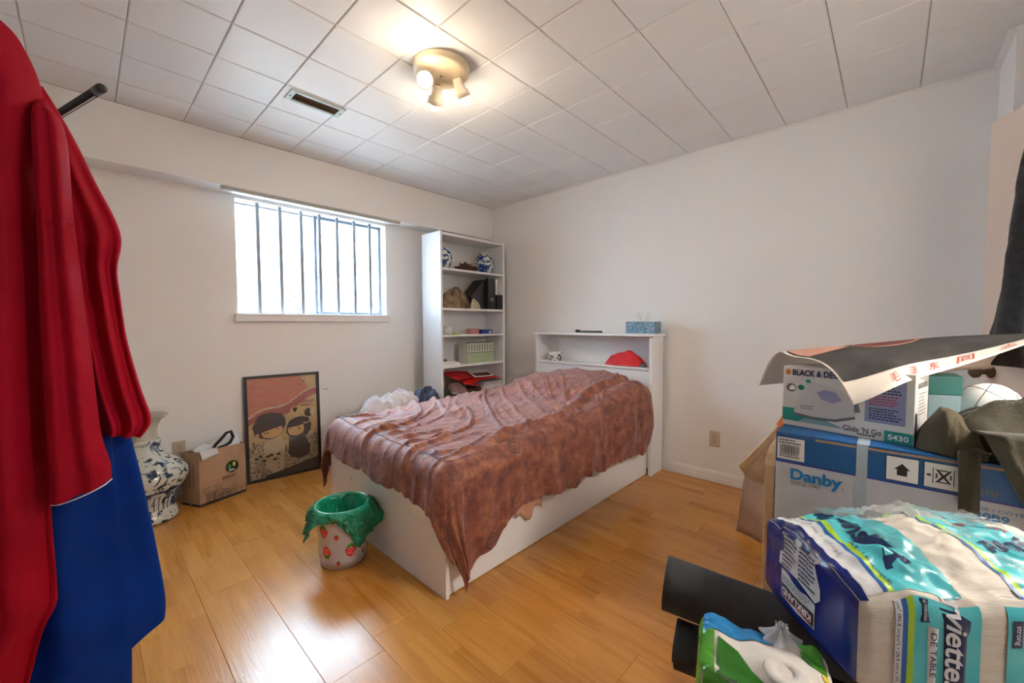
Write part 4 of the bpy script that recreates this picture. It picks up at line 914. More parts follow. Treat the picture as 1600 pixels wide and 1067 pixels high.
t = thing('clothes_rack', 'black tubular clothes rack rail with a capped end at upper left', 'clothes rack', (-.2, 2.4, 0))
ra, rd = V(.065, 1.802, 1.90), V(-.086, .292, 0).normalized()
q = MB(); q.tube([ra+rd*.04, ra+rd*1.36], .0125, 16); q.build('rail', M['black'], t, True)
q = MB(); q.lathe([(0, 0), (.010, .0), (.0135, .004), (.0142, .012), (.0142, .042), (.0125, .044)], ra, 20, axis=rd); q.build('end_cap', M['black'], t, True)
q = MB(); q.tube([ra+rd*.05+V(0, 0, -.0128), ra+rd*1.36+V(0, 0, -.0128)], .0022, 6); q.build('rail_strip', M['chrome'], t)
for s in (.62, 1.34):
    p = ra+rd*s; q = MB(); q.tube([V(p.x, p.y, .03), p], .0125, 12); q.build('post', M['black'], t, True)
    q = MB(); q.tube([V(p.x-.25, p.y-.07, .02), V(p.x+.05, p.y+.02, .02)], .0125, 10); q.build('foot', M['black'], t, True)
p = ra+rd*.62
q = MB(); q.tube([p, V(p.x-.33, p.y-.08, 1.90), V(-.43, 1.20, 1.90)], .0125, 12); q.build('side_arm', M['black'], t, True)
t = thing('coat_hanger', 'hanger holding the red robe on the rack', 'hanger', (-.36, 1.43, 1.8))
q = MB(); q.tube([(-.425, 1.44, 1.918), (-.405, 1.44, 1.928), (-.39, 1.44, 1.91), (-.36, 1.435, 1.885), (-.355, 1.43, 1.86)], .003, 6); q.build('hook', M['chrome'], t, True)
q = MB(); q.tube([(-.52, 1.43, 1.77), (-.355, 1.43, 1.855), (-.12, 1.43, 1.79)], .008, 8); q.build('shoulder_bar', M['black'], t, True)
# ================================================================== CLUTTER, RIGHT
# coat on the door
t = thing('black_coat', 'black fleece coat hanging on the peach door', 'coat', D0+dd*.35+V(0, 0, .95))
cw = [(1.90, .30, .36), (1.80, .26, .46), (1.66, .225, .52), (1.50, .185, .54), (1.35, .155, .55), (1.2, .125, .55), (1.08, .10, .55), (.995, .085, .56)]
def coat(a, b):
    x = b*(len(cw)-1); i = min(int(x), len(cw)-2); f = x-i
    z, l, r = [lerp(p, q_, f) for p, q_ in zip(cw[i], cw[i+1])]
    th = 2*math.pi*a; k = (math.cos(th)+1)/2; s = lerp(l, r, k)+.045
    h = .055+.045*math.sin(th)+.014*math.sin(k*17+1+z*2)*(1 if math.sin(th) > 0 else 0)*sst(0, .4, b)+.008*nz(s*8, z*5)
    return D0+dd*s+dn*max(h, .004)+V(0, 0, z)
q = MB(); q.grid(coat, 64, 50, cu=True); q.build('coat_body', M['blackc'], t, True)
q = MB(); q.tube([D0+dd*.33+V(0, 0, 1.93), D0+dd*.33+dn*.03+V(0, 0, 1.92), D0+dd*.33+dn*.05+V(0, 0, 1.94)], .006, 8); tag(q.build('door_hook', M['chrome'], smooth=True), 'metal hook on the peach door holding the black coat', 'hook')
# brown paper carrier by the wall
c0, c1 = V(2.470, .600, 0), V(2.415, .470, 0); bd = V(.105, -.045, 0)
t = thing('carrier_bag', 'plain brown paper carrier bag leaning beside the big carton', 'paper bag', (c0+c1)/2+bd/2)
up1 = V(-.055, -.045, .405); cs = [c0, c1, c1+bd, c0+bd]; tops = [c0+up1+V(.05, -.0, .03), c1+up1+V(.07, -.01, -.01), c1+bd+up1+V(.05, .02, 0), c0+bd+up1+V(.04, .02, .02)]
q = MB()
for k in range(4):
    a, b, ta, tb = cs[k], cs[(k+1) % 4], tops[k], tops[(k+1) % 4]; n_ = (b-a).cross(V(0, 0, 1)).normalized()
    q.grid(lambda s, v: lerp(lerp(a, b, s), lerp(ta, tb, s), v)-n_*(.012*math.sin(s*math.pi)*(1-.5*v)*(1 if k in (0, 2) else -1)+.008*nz(s*4+k*3, v*5)), 8, 12)
q.ngon(cs[::-1]); q.build('bag_sides', M['kraft2'], t, True, solid=.001)
q = MB(); q.ngon([lerp(p, c, .06)+V(0, 0, -.03) for p, c in zip(tops, [sum(tops, V(0, 0, 0))/4]*4)]); q.build('opening_shade', M['kdark'], t)  # flat dark sheet below the rim, standing for shade inside the bag
hm = lerp(tops[0], tops[1], .35)
q = MB(); q.tube([hm+V(0, 0, -.03), hm+V(-.004, .004, .04), hm+V(0, -.004, .075), hm+V(.01, -.016, .06), hm+V(.012, -.03, -.03)], .0022, 6); q.build('handle', M['clay'], t, True)
q = MB(); q.tube([hm+V(-.03, .03, -.02), hm+V(-.035, .032, -.05), hm+V(-.028, .024, -.08)], .002, 6); q.build('handle', M['clay'], t, True)
# straw broom leaning with its head up
t = thing('straw_broom', 'straw broom with an orange collar behind the brown carrier bag', 'broom', (2.3, .34, 0))
ta, tb = V(2.175, .455, .440), V(2.262, .345, .700); ax = (tb-ta).normalized(); sd = ax.cross(V(.75, .65, 0)).normalized()
for k in range(22):
    w = (k-10.5)/10.5; q = MB(); q.tube([tb+sd*w*.016, lerp(ta, tb, .5)+sd*w*.050+V(.004, .003, 0)*(k % 3), ta+sd*w*.085-ax*.03*(1-w*w)], [.004, .0055, .0045], 5); q.build('straw', M['straw'], t, True)
q = MB(); q.tube([tb-ax*.035, tb+ax*.02, tb+ax*.06], [.034, .030, .018], 10); q.build('collar', M['orange'], t, True)
q = MB(); q.tube([tb+ax*.055, tb+ax*.07], .0175, 10); q.build('collar_ring', M['blueb'], t)
q = MB(); q.tube([tb+ax*.06, tb+ax*.14+V(0, 0, 0)], .011, 10); q.build('handle', M['blueb'], t)
# light wooden board beside the carton
pts = [(1.515, 0), (1.515, .66), (1.522, .70), (1.545, .735), (1.59, .752), (1.84, .752), (1.84, 0)]
q = MB(); q.prism([(x, .262, z) for x, z in pts], (0, .028, 0)); tag(q.build('wooden_board', M['wood_l'], bev=.003), 'light wooden board with a rounded corner standing left of the big carton', 'board')
# big carton
DX, DY0, DY1, DZ, DXB = 1.5, .257, -.330, .82, 2.06
t = thing('appliance_carton', 'large white and blue appliance carton reading Danby', 'box', (1.75, -.04, 0))
q = MB(); q.box(DX, DY1, 0, DXB, DY0, DZ-.003); q.build('carton', M['cart'], t, bev=.003)
P = lambda y, z, h=0: V(DX-h, y, z)
Pf = lambda u, v, h=0: V(DX-h, DY0-u, v)
decal(t, 'blue_band', Pf, [rect(.0, .731, DY0-DY1, DZ-.004)], M['bluep'], .0006)
decal(t, 'band_edge', Pf, [rect(.0, .727, DY0-DY1, .732)], M['blueb'], .0009)
q = MB(); q.box(DX-.0006, DY1, DZ-.003, DXB, DY0, DZ); q.build('top_flap', M['bluep'], t)
q = MB(); q.box(DX+.0, .035, DZ, DXB, .062, DZ+.0006); q.box(DX-.0016, .038, .62, DX-.0009, .062, DZ); q.build('packing_tape', pm('packing_tape', (.42, .50, .58), None, 9, .25), t)
q = MB(); q.box(DX-.0012, DY0-.47, DZ-.012, DX-.0008, DY0-.10, DZ-.006); q.build('worn_edge', M['kraft'], t)
lb = decal(t, 'barcode_label', Pf, [rect(.004, .738, .074, .806)], M['paper'], .0012)
bars = []; u = .012
while u < .062: w = RND.choice((.0008, .0014, .002)); bars.append(rect(u, .757, u+w, .784)); u += w+RND.choice((.0009, .0016))
decal(lb, 'bars', Pf, bars, M['ink'], .0018); decal(lb, 'label_digits', Pf, scribble(RND, .008, .785, .068, .802, 2, th=.6)+scribble(RND, .010, .743, .066, .756, 2, th=.6), M['inkg'], .0018)
text(t, 'Danby', Pf, .040, .680, .033, M['dblue'], .126, .035)
decal(t, 'logo_mark', Pf, [ell(.167, .681, .002, .002, 8)], M['dblue'], .0012)
text(t, 'SINCE 1947', Pf, .041, .664, .0115, M['inkg'], .074, .004)
decal(t, 'faint_scrawl', Pf, scribble(RND, .05, .60, .10, .64, 5, th=.08), M['inkg'], .001)
for u0, u1 in ((.258, .320), (.331, .392)):
    decal(t, 'symbol_border', Pf, [rect(u0-.002, .735, u1+.002, .803)], M['navy2'], .0011); decal(t, 'symbol_panel', Pf, [rect(u0, .737, u1, .801)], M['paper'], .0015)
decal(t, 'arrow_symbol', Pf, [[(.279, .752), (.299, .752), (.299, .768), (.305, .768), (.289, .785), (.273, .768), (.279, .768)]], M['ink'], .002)
decal(t, 'no_clamp_symbol', Pf, [rect(.346, .748, .3475, .790), rect(.383, .748, .3845, .790), [(.351, .786), (.356, .786), (.3655, .773), (.375, .786), (.380, .786), (.369, .769), (.380, .752), (.375, .752), (.3655, .765), (.356, .752), (.351, .752), (.362, .769)], rect(.358, .783, .373, .786), rect(.358, .752, .373, .755), rect(.3515, .763, .3545, .775), rect(.3765, .763, .3795, .775), [(.3345, .767), (.339, .767), (.339, .764), (.344, .769), (.339, .774), (.339, .771), (.3345, .771)]], M['ink'], .002)
decal(t, 'lower_bars', Pf, [rect(.425+.004*k, .742, .4265+.004*k+.001*(k % 2), .757) for k in range(8)], M['inkg'], .0011)
text(t, 'SIDE / CÔTÉ', Pf, .413, .705, .009, M['dblue'], .085, .006)
text(t, '120B9', Pf, .410, .682, .017, M['dblue'], .066, .03)
# iron box
ia, ib = V(1.630, .263, DZ), V(1.562, -.054, DZ); iu = ib-ia; IL = iu.length; iu.normalize(); idp = V(-iu.y, iu.x, 0)
if idp.x < 0: idp = -idp
IH = .200; IDP = .150
t = thing('iron_box', 'white steam iron box picturing an iron, on top of the big carton', 'box', (ia+ib)/2+idp*IDP/2)
q = MB(); q.obox(ia+V(0, 0, .0008), iu*IL, idp*IDP, V(0, 0, IH)); q.build('carton', M['boxw'], t, bev=.002)
n_ = -idp
Pi = lambda u, v, h=0: ia+iu*u*IL+V(0, 0, v*IH+.0008)+n_*h
decal(t, 'green_field', Pi, [rect(.0, .085, .30, .30), [(.30, .085), (.30, .22), (.52, .085)]], M['teal'], .0005)
decal(t, 'pale_fade', Pi, [[(.14, .085), (.5, .085), (.42, .15), (.2, .16)]], M['tealp'], .0008)
decal(t, 'brand_mark', Pi, [ell(.045, .90, .026, .052, 6, .5)], M['orangei'], .0006)
text(t, 'BLACK & DECKER', Pi, .085, .855, .095, M['navy2'], .50, .03)
decal(t, 'photo_circle', Pi, [ell(.075, .64, .045, .07, 20)], M['irongd'], .0006); decal(t, 'photo_detail', Pi, [[(.06, .60), (.11, .61), (.11, .66), (.085, .69), (.06, .65)]], M['paper'], .001)
irn = decal(t, 'iron_picture', Pi, [[(.105, .22), (.115, .36), (.135, .50), (.18, .60), (.19, .70), (.24, .78), (.34, .74), (.45, .70), (.55, .62), (.60, .50), (.615, .38), (.60, .30), (.45, .215), (.28, .195)]], M['irongrey'], .0010)
decal(irn, 'iron_sole', Pi, [[(.103, .235), (.28, .20), (.45, .215), (.60, .30), (.605, .265), (.46, .175), (.28, .165), (.12, .19)]], M['irongd'], .0014)
decal(irn, 'iron_grip_gap', Pi, [[(.30, .60), (.36, .66), (.45, .63), (.50, .52), (.43, .46), (.34, .50)]], M['lav'], .0014)
decal(irn, 'iron_dial', Pi, [ell(.165, .66, .028, .045, 14), ell(.225, .77, .022, .03, 14)], M['teal'], .0016)
decal(irn, 'iron_heel', Pi, [[(.595, .36), (.64, .38), (.615, .55), (.59, .56)]], M['inkg'], .0014)
decal(irn, 'iron_print', Pi, scribble(RND, .16, .30, .28, .38, 2, th=.4), M['inkg'], .0016)
decal(t, 'lavender_panel', Pi, [rect(.67, .26, .945, .96)], M['lav'], .0006)
decal(t, 'panel_list', Pi, scribble(RND, .70, .30, .93, .48, 5, th=.45), M['navy2'], .0012); decal(t, 'panel_heading', Pi, scribble(RND, .70, .68, .93, .80, 3, th=.45), M['navy2'], .0012)
decal(t, 'panel_list_red', Pi, scribble(RND, .70, .51, .93, .67, 4, th=.45), M['postr'], .0012)
text(t, "Glide 'N Go", Pi, .515, .075, .085, M['ink'], .275, .012)
decal(t, 'small_print', Pi, scribble(RND, .62, .035, .80, .06, 1, th=.8), M['ink'], .001)
decal(t, 'model_patch', Pi, [rect(.81, .005, .995, .17)], M['teal'], .0008)
text(t, 'S430', Pi, .835, .05, .075, M['paper'], .135, .02, h=.0016)
io = ib; n2 = iu
Pe = lambda u, v, h=0: io+idp*u*IDP+V(0, 0, v*IH+.0008)+n2*h
text(t, 'BLACK & DECKER', Pe, .16, .80, .07, M['ink'], .70, .03)
decal(t, 'end_print', Pe, scribble(RND, .25, .40, .85, .74, 7, th=.3), M['inkg'], .0008)
decal(t, 'end_strip', Pe, [rect(.03, .03, .16, .46)], M['navy2'], .0008)
# teal lidded box, ball and tag behind
t = thing('teal_box', 'grey box with a teal lid behind the olive jacket', 'box', (1.93, -.17, DZ))
ba, bu, bd2 = V(1.800, -.090, DZ+.001), V(.036, -.072, 0), V(.050, .028, 0)
q = MB(); q.obox(ba, bu, bd2+V(.06, -.02, 0), V(0, 0, .12)); q.build('carton', M['tealp'], t, bev=.002)
q = MB(); q.obox(ba-bu*.03-bd2*.03+V(0, 0, .12), bu*1.06, (bd2+V(.06, -.02, 0))*1.06, V(0, 0, .058)); q.build('lid', pm('teal_lid', (.008, .16, .14), None, 9, .45), t, bev=.002)
t = thing('ball', 'white ball with thin dark seams behind the teal-lidded box', 'ball', (1.985, -.235, DZ))
bc = V(1.985, -.235, DZ+.075); q = MB()
q.lathe([(.075*math.sin(math.pi*k/18), -.075*math.cos(math.pi*k/18)) for k in range(19)], bc, 32); q.build('shell', M['paper'], t, True)
for nx, ny, nz_ in ((1, .2, .3), (.2, 1, .4), (-.6, .5, .7), (.3, -.6, .8)):
    ax_ = V(nx, ny, nz_).normalized(); e1 = ax_.orthogonal().normalized(); e2 = ax_.cross(e1)
    q = MB(); q.tube([bc+(ax_*.3+(e1*math.cos(k*.2618)+e2*math.sin(k*.2618))*.954)*.0752 for k in range(25)], .0009, 4); q.build('seam', M['ink'], t)
# poster lying over the boxes
RW = [[(1.705, .350, .935), (2.10, .200, .93), (2.36, -.03, .95), (2.50, -.30, .98)],
      [(1.722, .286, 1.062), (1.933, .088, 1.086), (2.150, -.135, 1.112), (2.28, -.345, 1.124)],
      [(1.470, .072, .938), (1.512, -.014, .988), (1.660, -.110, 1.030), (1.790, -.290, 1.113)]]
def cr(p, t):
    x = t*(len(p)-1); i = min(int(x), len(p)-2); f = x-i
    a, b, c, d = p[max(i-1, 0)], p[i], p[i+1], p[min(i+2, len(p)-1)]
    return .5*((2*b)+(c-a)*f+(2*a-5*b+4*c-d)*f*f+(3*b-a-3*c+d)*f**3)
RWV = [[Vector(p) for p in r] for r in RW]
def sheet(u, v, h=0):
    c = [cr(r, u) for r in RWV]
    def at(v):
        if v < .36: return lerp(c[0], c[1], (v/.36))+V(0, 0, .035*math.sin(v/.36*math.pi))
        k = (v-.36)/.64; return lerp(c[1], c[2], k)+V(0, 0, .36*k*k*(1-k)*(1-.75*u)+.004*math.sin(u*9+k*4)*k)
    p = at(v)
    if h:
        c2 = [cr(r, min(u+.01, 1)) for r in RWV]; e = .01 if v < .98 else -.01
        du = cr(RWV[1], min(u+.02, 1))-cr(RWV[1], max(u-.02, 0)); dv = (at(v+e)-p)*(1 if e > 0 else -1)
        n = du.cross(dv).normalized(); n = n if n.z > 0 else -n; p = p+n*h
    return p
t = thing('poster_sheet', 'large curled dark grey poster sheet draped over the iron box', 'poster', (1.8, 0, .95))
q = MB(); q.grid(lambda a, b: sheet(a, b), 50, 40); q.build('paper_sheet', M['postp'], t, True, solid=.001)
gp = decal_grid(t, 'grey_field', sheet, (.028, .37, 1, .91), M['postg'], .0022, 44, 22)
def sheet_poly(par, name, pts, mat, h):
    mb = MB(); c = (sum(p[0] for p in pts)/len(pts), sum(p[1] for p in pts)/len(pts)); n = len(pts)
    vs = [sheet(*c, h)]; fs = []
    K = 5
    for k in range(1, K+1):
        for p in pts: vs.append(sheet(lerp(c[0], p[0], k/K), lerp(c[1], p[1], k/K), h))
    for i in range(n):
        j = (i+1) % n; fs.append((0, 1+i, 1+j))
        for k in range(K-1): fs.append((1+k*n+i, 1+(k+1)*n+i, 1+(k+1)*n+j, 1+k*n+j))
    return mb.add(vs, fs).build(name, mat, par, True)
sheet_poly(t, 'salmon_shape', [(.035, .37), (.12, .37), (.20, .37), (.27, .375), (.29, .40), (.22, .46), (.15, .52), (.09, .565), (.035, .60), (.035, .48)], M['postpk'], .0034)
arc = [(.30+.28*k/10, .375+.115*math.sin(math.pi*k/10)**.7*(1+.2*(k/10))) for k in range(11)]
sheet_poly(t, 'maroon_shape', arc, M['postm'], .0034)
mb = MB(); mb.tube([sheet(a, b, .0036) for a, b in arc], .0014, 5); mb.build('pink_outline', M['postpk'], t)
for k, chx in enumerate('毛泽东同志'):
    text(t, chx, (lambda a, b, h=0: sheet(a, 1-b, .003)), .32+.135*k, .022, .046, M['postr'], .056, .0)
# olive jacket
t = thing('olive_jacket', 'crumpled olive green jacket lying on the big carton', 'jacket', (1.68, -.22, DZ))
q = MB(); heap(q, 1.720, -.255, DZ, .20, .150, .155, 9.4, -.5, fq=3.2, nr=44, na=130, sharp=.5, edge=.12, cr=2.0); q.build('jacket_body', M['olive'], t, True)
q = MB(); heap(q, 1.580, -.135, DZ, .085, .075, .100, 2.2, .4, fq=6, nr=36, na=110, sharp=.5, edge=.15, cr=2.2); q.build('jacket_lining', M['olive_l'], t, True)
def sleeve(a, b):
    # comes over the front edge of the carton and hangs down
    y = -.128-.036*a-.006*b; s = b*.24
    if s < .09: p = V(DX+.075-s, y-.03*(1-b), DZ+.012+.016*math.sin(s/.09*1.6))
    else: p = V(DX-.018-.006*math.sin(a*5), y, DZ+.028-(s-.09)*1.0)
    return p+V(-.004*math.sin(a*8+b*3), 0, .004*math.sin(a*6))
q = MB(); q.grid(sleeve, 16, 26); q.build('strap_flap', M['olive'], t, True, solid=.005)
def sleeve2(a, b):
    s = b*.34; yl = interp([(0, -.150), (.10, -.165), (.18, -.200), (.25, -.230), (.34, -.245)], s)
    y = lerp(yl, -.345-.02*b, a)
    if s < .10: p = V(DX+.10-s*1.2, y, DZ+.055+.035*math.sin(s/.1*1.5)*(.6+.4*a))
    else: p = V(DX-.030-.025*math.sin(a*4+.5+b)-.01*crease(y*20, s*9, 4, 3), y, DZ+.085-(s-.10)*1.05)
    return p
q = MB(); q.grid(sleeve2, 30, 36); q.build('sleeve', M['olive'], t, True, solid=.006)
# low carton carrying the packs
q = MB(); q.box(.70, -.30, 0, 1.36, .245, .318); q.box(.695, -.305, .318, 1.365, .25, .325); tag(q.build('low_carton', M['kraft'], bev=.003), 'low brown carton under the rolled mats and paper packs', 'box')
# rolled mats
def roll(mb, a, b, r0, r1, turns, seed, tail=.0):
    a, b = Vector(a), Vector(b); ax = (b-a).normalized(); s = V(0, 0, 1).cross(ax).normalized(); w = ax.cross(s)
    def fn(u, v):
        th = u*turns*2*math.pi; r = lerp(r0, r1, u)*(1+.03*math.sin(th+seed)); flare = 1+.09*(1-v)**2
        return lerp(a, b, v)+(s*math.cos(th+seed)*1.03+w*math.sin(th+seed)*.97)*r*flare+ax*(.003*math.sin(th*.5+seed)*(1-v))
    return mb.grid(fn, 150, 30)
q = MB(); roll(q, (.990, .398, .512), (1.10, -.04, .470), .020, .060, 3.2, 3.456); tag(q.build('yoga_mat', M['mat'], smooth=True, solid=.006), 'upper of the two rolled black foam mats under the napkin pack', 'yoga mat', 'rolled foam mats')
q = MB(); roll(q, (.965, .362, .388), (1.06, -.05, .378), .018, .050, 3, 4.712); tag(q.build('yoga_mat', M['mat'], smooth=True, solid=.006), 'lower of the two rolled black foam mats beside the green tissue pack', 'yoga mat', 'rolled foam mats')
# napkin pack
KA, ku, kv = V(.880, .026, .540), V(.77, .64, 0).normalized(), V(.64, -.77, 0).normalized()
KL, KW, KH = .285, .46, .155
kf = rbox((KL/2, KW/2, KH/2), .022)
def kpt(c):
    """c in local (along end, along front, up) centred"""
    p = kf(Vector(c)); fx, fy = p.x/(KL/2), p.y/(KW/2)
    top = sst(-.1, 1, p.z/(KH/2))
    p.z += top*(.055*(1-fx**2)*(1-.5*fy**2)+.012*nz(p.x*16, p.y*12, 2)+.010*max(0, ridge(p.x*12+p.y*9, p.y*7, 4)))
    p.y += .010*(-1 if p.y < 0 else 1)*(1-fx**2)*(abs(fy) > .9); p.x += .008*(-1 if p.x < 0 else 1)*(1-fy**2)*(abs(fx) > .9)
    return KA+ku*(p.x+KL/2)+kv*(p.y+KW/2)+V(0, 0, p.z+KH/2)
t = thing('napkin_pack', 'blue and aqua plastic-wrapped pack of paper napkins in the right foreground', 'napkin pack', KA+ku*KL/2+kv*KW/2)
q = MB()
for axn in range(3):
    for sg in (-1, 1):
        hh = (KL/2, KW/2, KH/2); u_, v_ = (axn+1) % 3, (axn+2) % 3
        def fn(a, b):
            c = [0, 0, 0]; c[axn] = sg*hh[axn]; c[u_] = (2*a-1)*hh[u_]; c[v_] = (2*b-1)*hh[v_]; return kpt(c)
        q.grid(fn, 80 if u_ < 2 else 14, 80 if v_ < 2 else 14, flip=(sg < 0))
q.build('wrapped_body', M['napkin'], t, True)
# faces: end (y=-), front (x=-), top ; coordinates in metres from the near-left corner
def KE(a, b, h=0): n = -kv; return kpt((a-KL/2, -KW/2, b-KH/2))+n*h
def KF(a, b, h=0): return kpt((-KL/2, a-KW/2, b-KH/2))-ku*h
def KT(a, b, h=0): return kpt((b-KL/2, a-KW/2, KH/2))+V(0, 0, h)
e_ = decal_grid(t, 'navy_end', KE, (.001, .0, KL-.001, KH), M['navy'], .0012, 30, 16)
decal_grid(t, 'navy_end_fold', KT, (.0, .0, .020, KL), M['navy'], .0012, 6, 30)
# end print is upside down: u runs from far to near
KEr = lambda a, b, h=0: KE(KL-a, KH-b, h)
KEq = KEr
lab = [(.05, .098), (.17, .098), (.175, .118), (.165, .138), (.08, .142), (.05, .135)]
KE2 = lambda a, b, h=0: KE(KL-a-.035, b+.010, h)
p_ = conf_poly(t, 'print_panel', KE2, [(.045, .085), (.05, .135), (.10, .142), (.165, .138), (.172, .085), (.16, .075), (.11, .085)], M['wrapw'], .0022)
decal(p_, 'panel_print', KE2, scribble(RND, .055, .085, .105, .134, 8, th=.5)+scribble(RND, .112, .085, .162, .134, 8, th=.5), M['navy2'], .0030)
p_ = conf_poly(t, 'brand_panel', KE2, [(.055, .025), (.055, .080), (.16, .072), (.16, .025), (.11, .022)], M['wrapw'], .0022)
conf_poly(p_, 'brand_block', KE2, [(.057, .027), (.057, .055), (.158, .055), (.158, .027)], M['ink'], .0030)
KEk = lambda a, b, h=0: KE2(.156-a, .052-b, h)
text(p_, 'KIRKLAND', KEk, .003, .004, .014, M['paper'], .092, .03, h=.0038)
decal(p_, 'brand_red_line', KE2, [rect(.06, .030, .15, .034)], M['kirkr'], .0036)
decal(p_, 'brand_print', KE2, scribble(RND, .06, .058, .155, .072, 4, th=.5), M['inkg'], .0030)
# front face print: stripes then sideways lettering
for a0, a1, mt, nm in [(.055, .066, 'wrapw', 'measure_strip'), (.066, .074, 'blue_s', 'blue_stripe'), (.074, .084, 'lime', 'lime_stripe'), (.084, .185, 'aqua', 'aqua_field'), (.225, .36, 'aqua', 'aqua_field')]:
    decal_grid(t, nm, KF, (a0, 0, a1, KH), M[mt], .0012, 6, 12)
KFr = lambda a, b, h=0: KF(b, KH-a, h)     # lettering running downwards
text(t, 'cm² (86.8 in/po²) • 28.9 cm x 30.4 cm', KFr, .002, .0572, .0055, M['navy2'], .150, .004, h=.002)
st = conf_poly(t, 'script_backing', KFr, [(.008, .122), (.008, .150), (.02, .168), (.15, .168), (.15, .126)], M['navy2'], .0018)
text(t, 'Serviettes', KFr, -.062, .131, .033, M['wrapw'], .205, .02, h=.0030, shear=.25)
conf_poly(t, 'table_backing', KFr, [(.04, .104), (.04, .120), (.15, .120), (.15, .104)], M['wrapw'], .0018)
text(t, 'DE TABLE', KFr, .048, .108, .009, M['navy2'], .07, .006, h=.0028)
conf_poly(t, 'robust_badge', KFr, [(.004, .092), (.004, .106), (.036, .106), (.036, .092)], M['navy2'], .0018)
text(t, 'et robustes', KFr, .006, .096, .006, M['wrapw'], .028, .01, h=.0026)
conf_poly(t, 'strong_badge', KFr, [(.02, .232), (.02, .247), (.062, .247), (.062, .232)], M['navy2'], .0018)
text(t, 'strong', KFr, .027, .237, .007, M['wrapw'], .030, .01, h=.0026)
conf_poly(t, 'script_backing', KFr, [(.0, .262), (.0, .30), (.05, .31), (.05, .27)], M['navy2'], .0018)
# top print
for a0, a1, mt, nm in [(.020, .045, 'wrapw', 'measure_strip'), (.045, .052, 'blue_s', 'blue_stripe'), (.052, .062, 'lime', 'lime_stripe'), (.062, .165, 'aqua', 'aqua_field'), (.255, .262, 'blue_s', 'blue_stripe'), (.262, .272, 'lime', 'lime_stripe'), (.272, .40, 'aqua', 'aqua_field')]:
    decal_grid(t, nm, KT, (a0, .01, a1, KL-.004), M[mt], .0014, 28, 80)
KTr = lambda a, b, h=0: KT(b, KL-a, h)
text(t, '28.9 cm x 30.4 cm (11.4 in/po x 12.0 in/po)', KTr, .01, .028, .007, M['inkg'], .19, .004, h=.003, sub=True)
text(t, 'Napkins', KTr, .020, .083, .034, M['navy2'], .15, .03, h=.0035, shear=.25, sub=True)
conf_poly(t, 'ply_badge', KTr, [(.165, .075), (.165, .12), (.235, .125), (.24, .08)], M['navy2'], .0026)
text(t, '1 PLY / 1 ÉPAISSEUR', KTr, .17, .060, .008, M['navy2'], .10, .01, h=.003)
text(t, 'KIRKLAND', KT, .295, .150, .016, M['kirkr'], .10, .04, h=.004, sub=True)
text(t, 'psoft', KT, .285, .085, .034, M['navy2'], .10, .03, h=.0035, shear=.25, sub=True)
conf_poly(t, 'red_seal', KTr, [(.10+.012*math.cos(k*.524), .178+.012*math.sin(k*.524)) for k in range(12)], M['kirkr'], .0022)
# torn clear film bunched along the top
def film(a, b):
    x = lerp(.10, .41, a); y = lerp(.03, KL-.02, b)
    hgt = .007+.026*math.exp(-((x-.205)/.05)**2)*(.6+.6*nz(x*30, y*24, 8))+.012*max(0, ridge(x*40+y*8, y*14, 6))
    return KT(x, y, hgt)
q = MB(); q.grid(film, 60, 50); q.build('torn_film', clear_mat('crinkled_film', opacity=.02, rough=.10), t, True)
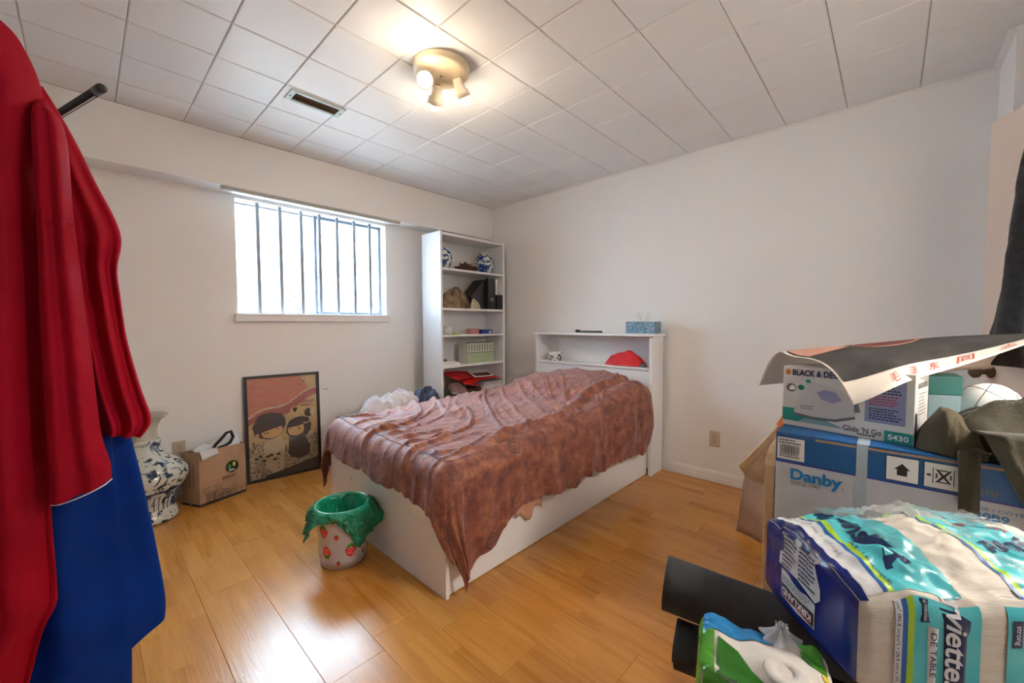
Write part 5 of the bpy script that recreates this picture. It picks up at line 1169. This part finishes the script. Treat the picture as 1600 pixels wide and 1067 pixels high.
# green tissue pack
GC = V(.812, .150, .3255); gr = Matrix.Rotation(math.radians(16.3), 3, 'Z'); GHh = (.085, .105, .120)
gf = rbox(GHh, .030)
def gpt(c, h=0, n=None):
    p = gf(Vector(c)); k = sst(0, 1, p.z/GHh[2])
    p = p+V(0, 0, .010*nz(p.x*16, p.y*16, 1)+.016*max(0, math.cos(p.x*30)*math.cos((p.y+.02)*30)))*k
    if h: p = p+Vector(n)*h
    return GC+gr@p+V(0, 0, GHh[2])
t = thing('tissue_pack', 'green and blue plastic pack of toilet rolls at the bottom right', 'toilet paper', GC)
q = MB()
for axn in range(3):
    for sg in (-1, 1):
        u_, v_ = (axn+1) % 3, (axn+2) % 3
        def fn(a, b):
            c = [0, 0, 0]; c[axn] = sg*GHh[axn]; c[u_] = (2*a-1)*GHh[u_]; c[v_] = (2*b-1)*GHh[v_]; return gpt(c)
        q.grid(fn, 24, 24, flip=(sg < 0))
q.build('wrapped_body', M['tp'], t, True)
def gface(ax, sg):
    u_, v_ = {0: (1, 2), 1: (0, 2), 2: (0, 1)}[ax]
    def P(a, b, h=0):
        c = [0, 0, 0]; c[ax] = sg*GHh[ax]; c[u_] = a; c[v_] = b; n = [0, 0, 0]; n[ax] = sg
        if ax == 2: n[1] = 1.2*sst(.07, .105, b); n[0] = 1.2*(sst(.05, .085, a)-sst(.05, .085, -a))
        else: n[2] = sst(.08, .12, b)
        return gpt(c, h, n)
    return P
GTp, GLs, GNr, GBk = gface(2, 1), gface(1, 1), gface(0, -1), gface(0, 1)
decal_grid(t, 'green_side', GLs, (-.084, -.12, .084, .119), M['gfilm'], .002, 24, 24)
decal_grid(t, 'green_side', GNr, (-.104, -.12, .104, .119), M['gfilm'], .002, 24, 24)
decal_grid(t, 'green_shoulder', GTp, (-.085, .078, .035, .105), M['gfilm'], .002, 24, 10)
decal_grid(t, 'blue_shoulder', GTp, (.035, -.020, .085, .105), M['bfilm'], .002, 16, 24)
conf_poly(t, 'dark_green_flank', GTp, [(-.085, .075), (-.03, .075), (.020, .072), (-.01, .04), (-.04, .02), (-.085, -.02)], pm('dark_green_film', (.02, .15, .008), None, 6, .25, .08, 20), .003, 8)
decal_grid(t, 'green_patch', GTp, (.015, -.105, .085, -.060), M['gfilm'], .002, 14, 12)
decal_grid(t, 'yellow_print', GTp, (-.005, -.105, .012, -.088), M['yel'], .002, 8, 8)
q = MB(); q.lathe([(.012, -.004), (.030, -.002), (.034, .002), (.030, .006), (.013, .005), (.011, -.02)], GTp(-.035, -.030), 28); q.build('roll_end', M['tp'], t, True)
tw = GTp(.070, -.035)
q = MB(); q.grid(lambda a, b: tw+V(.0, 0, .032*b)+(V(math.cos(a*6.283), math.sin(a*6.283), 0)*(.028*(1-b)**1.6+.005+.016*max(0, b-.7))*(1+.25*math.sin(a*6.283*6))), 48, 14, cu=True); q.build('twisted_top', M['clear2'], t, True)
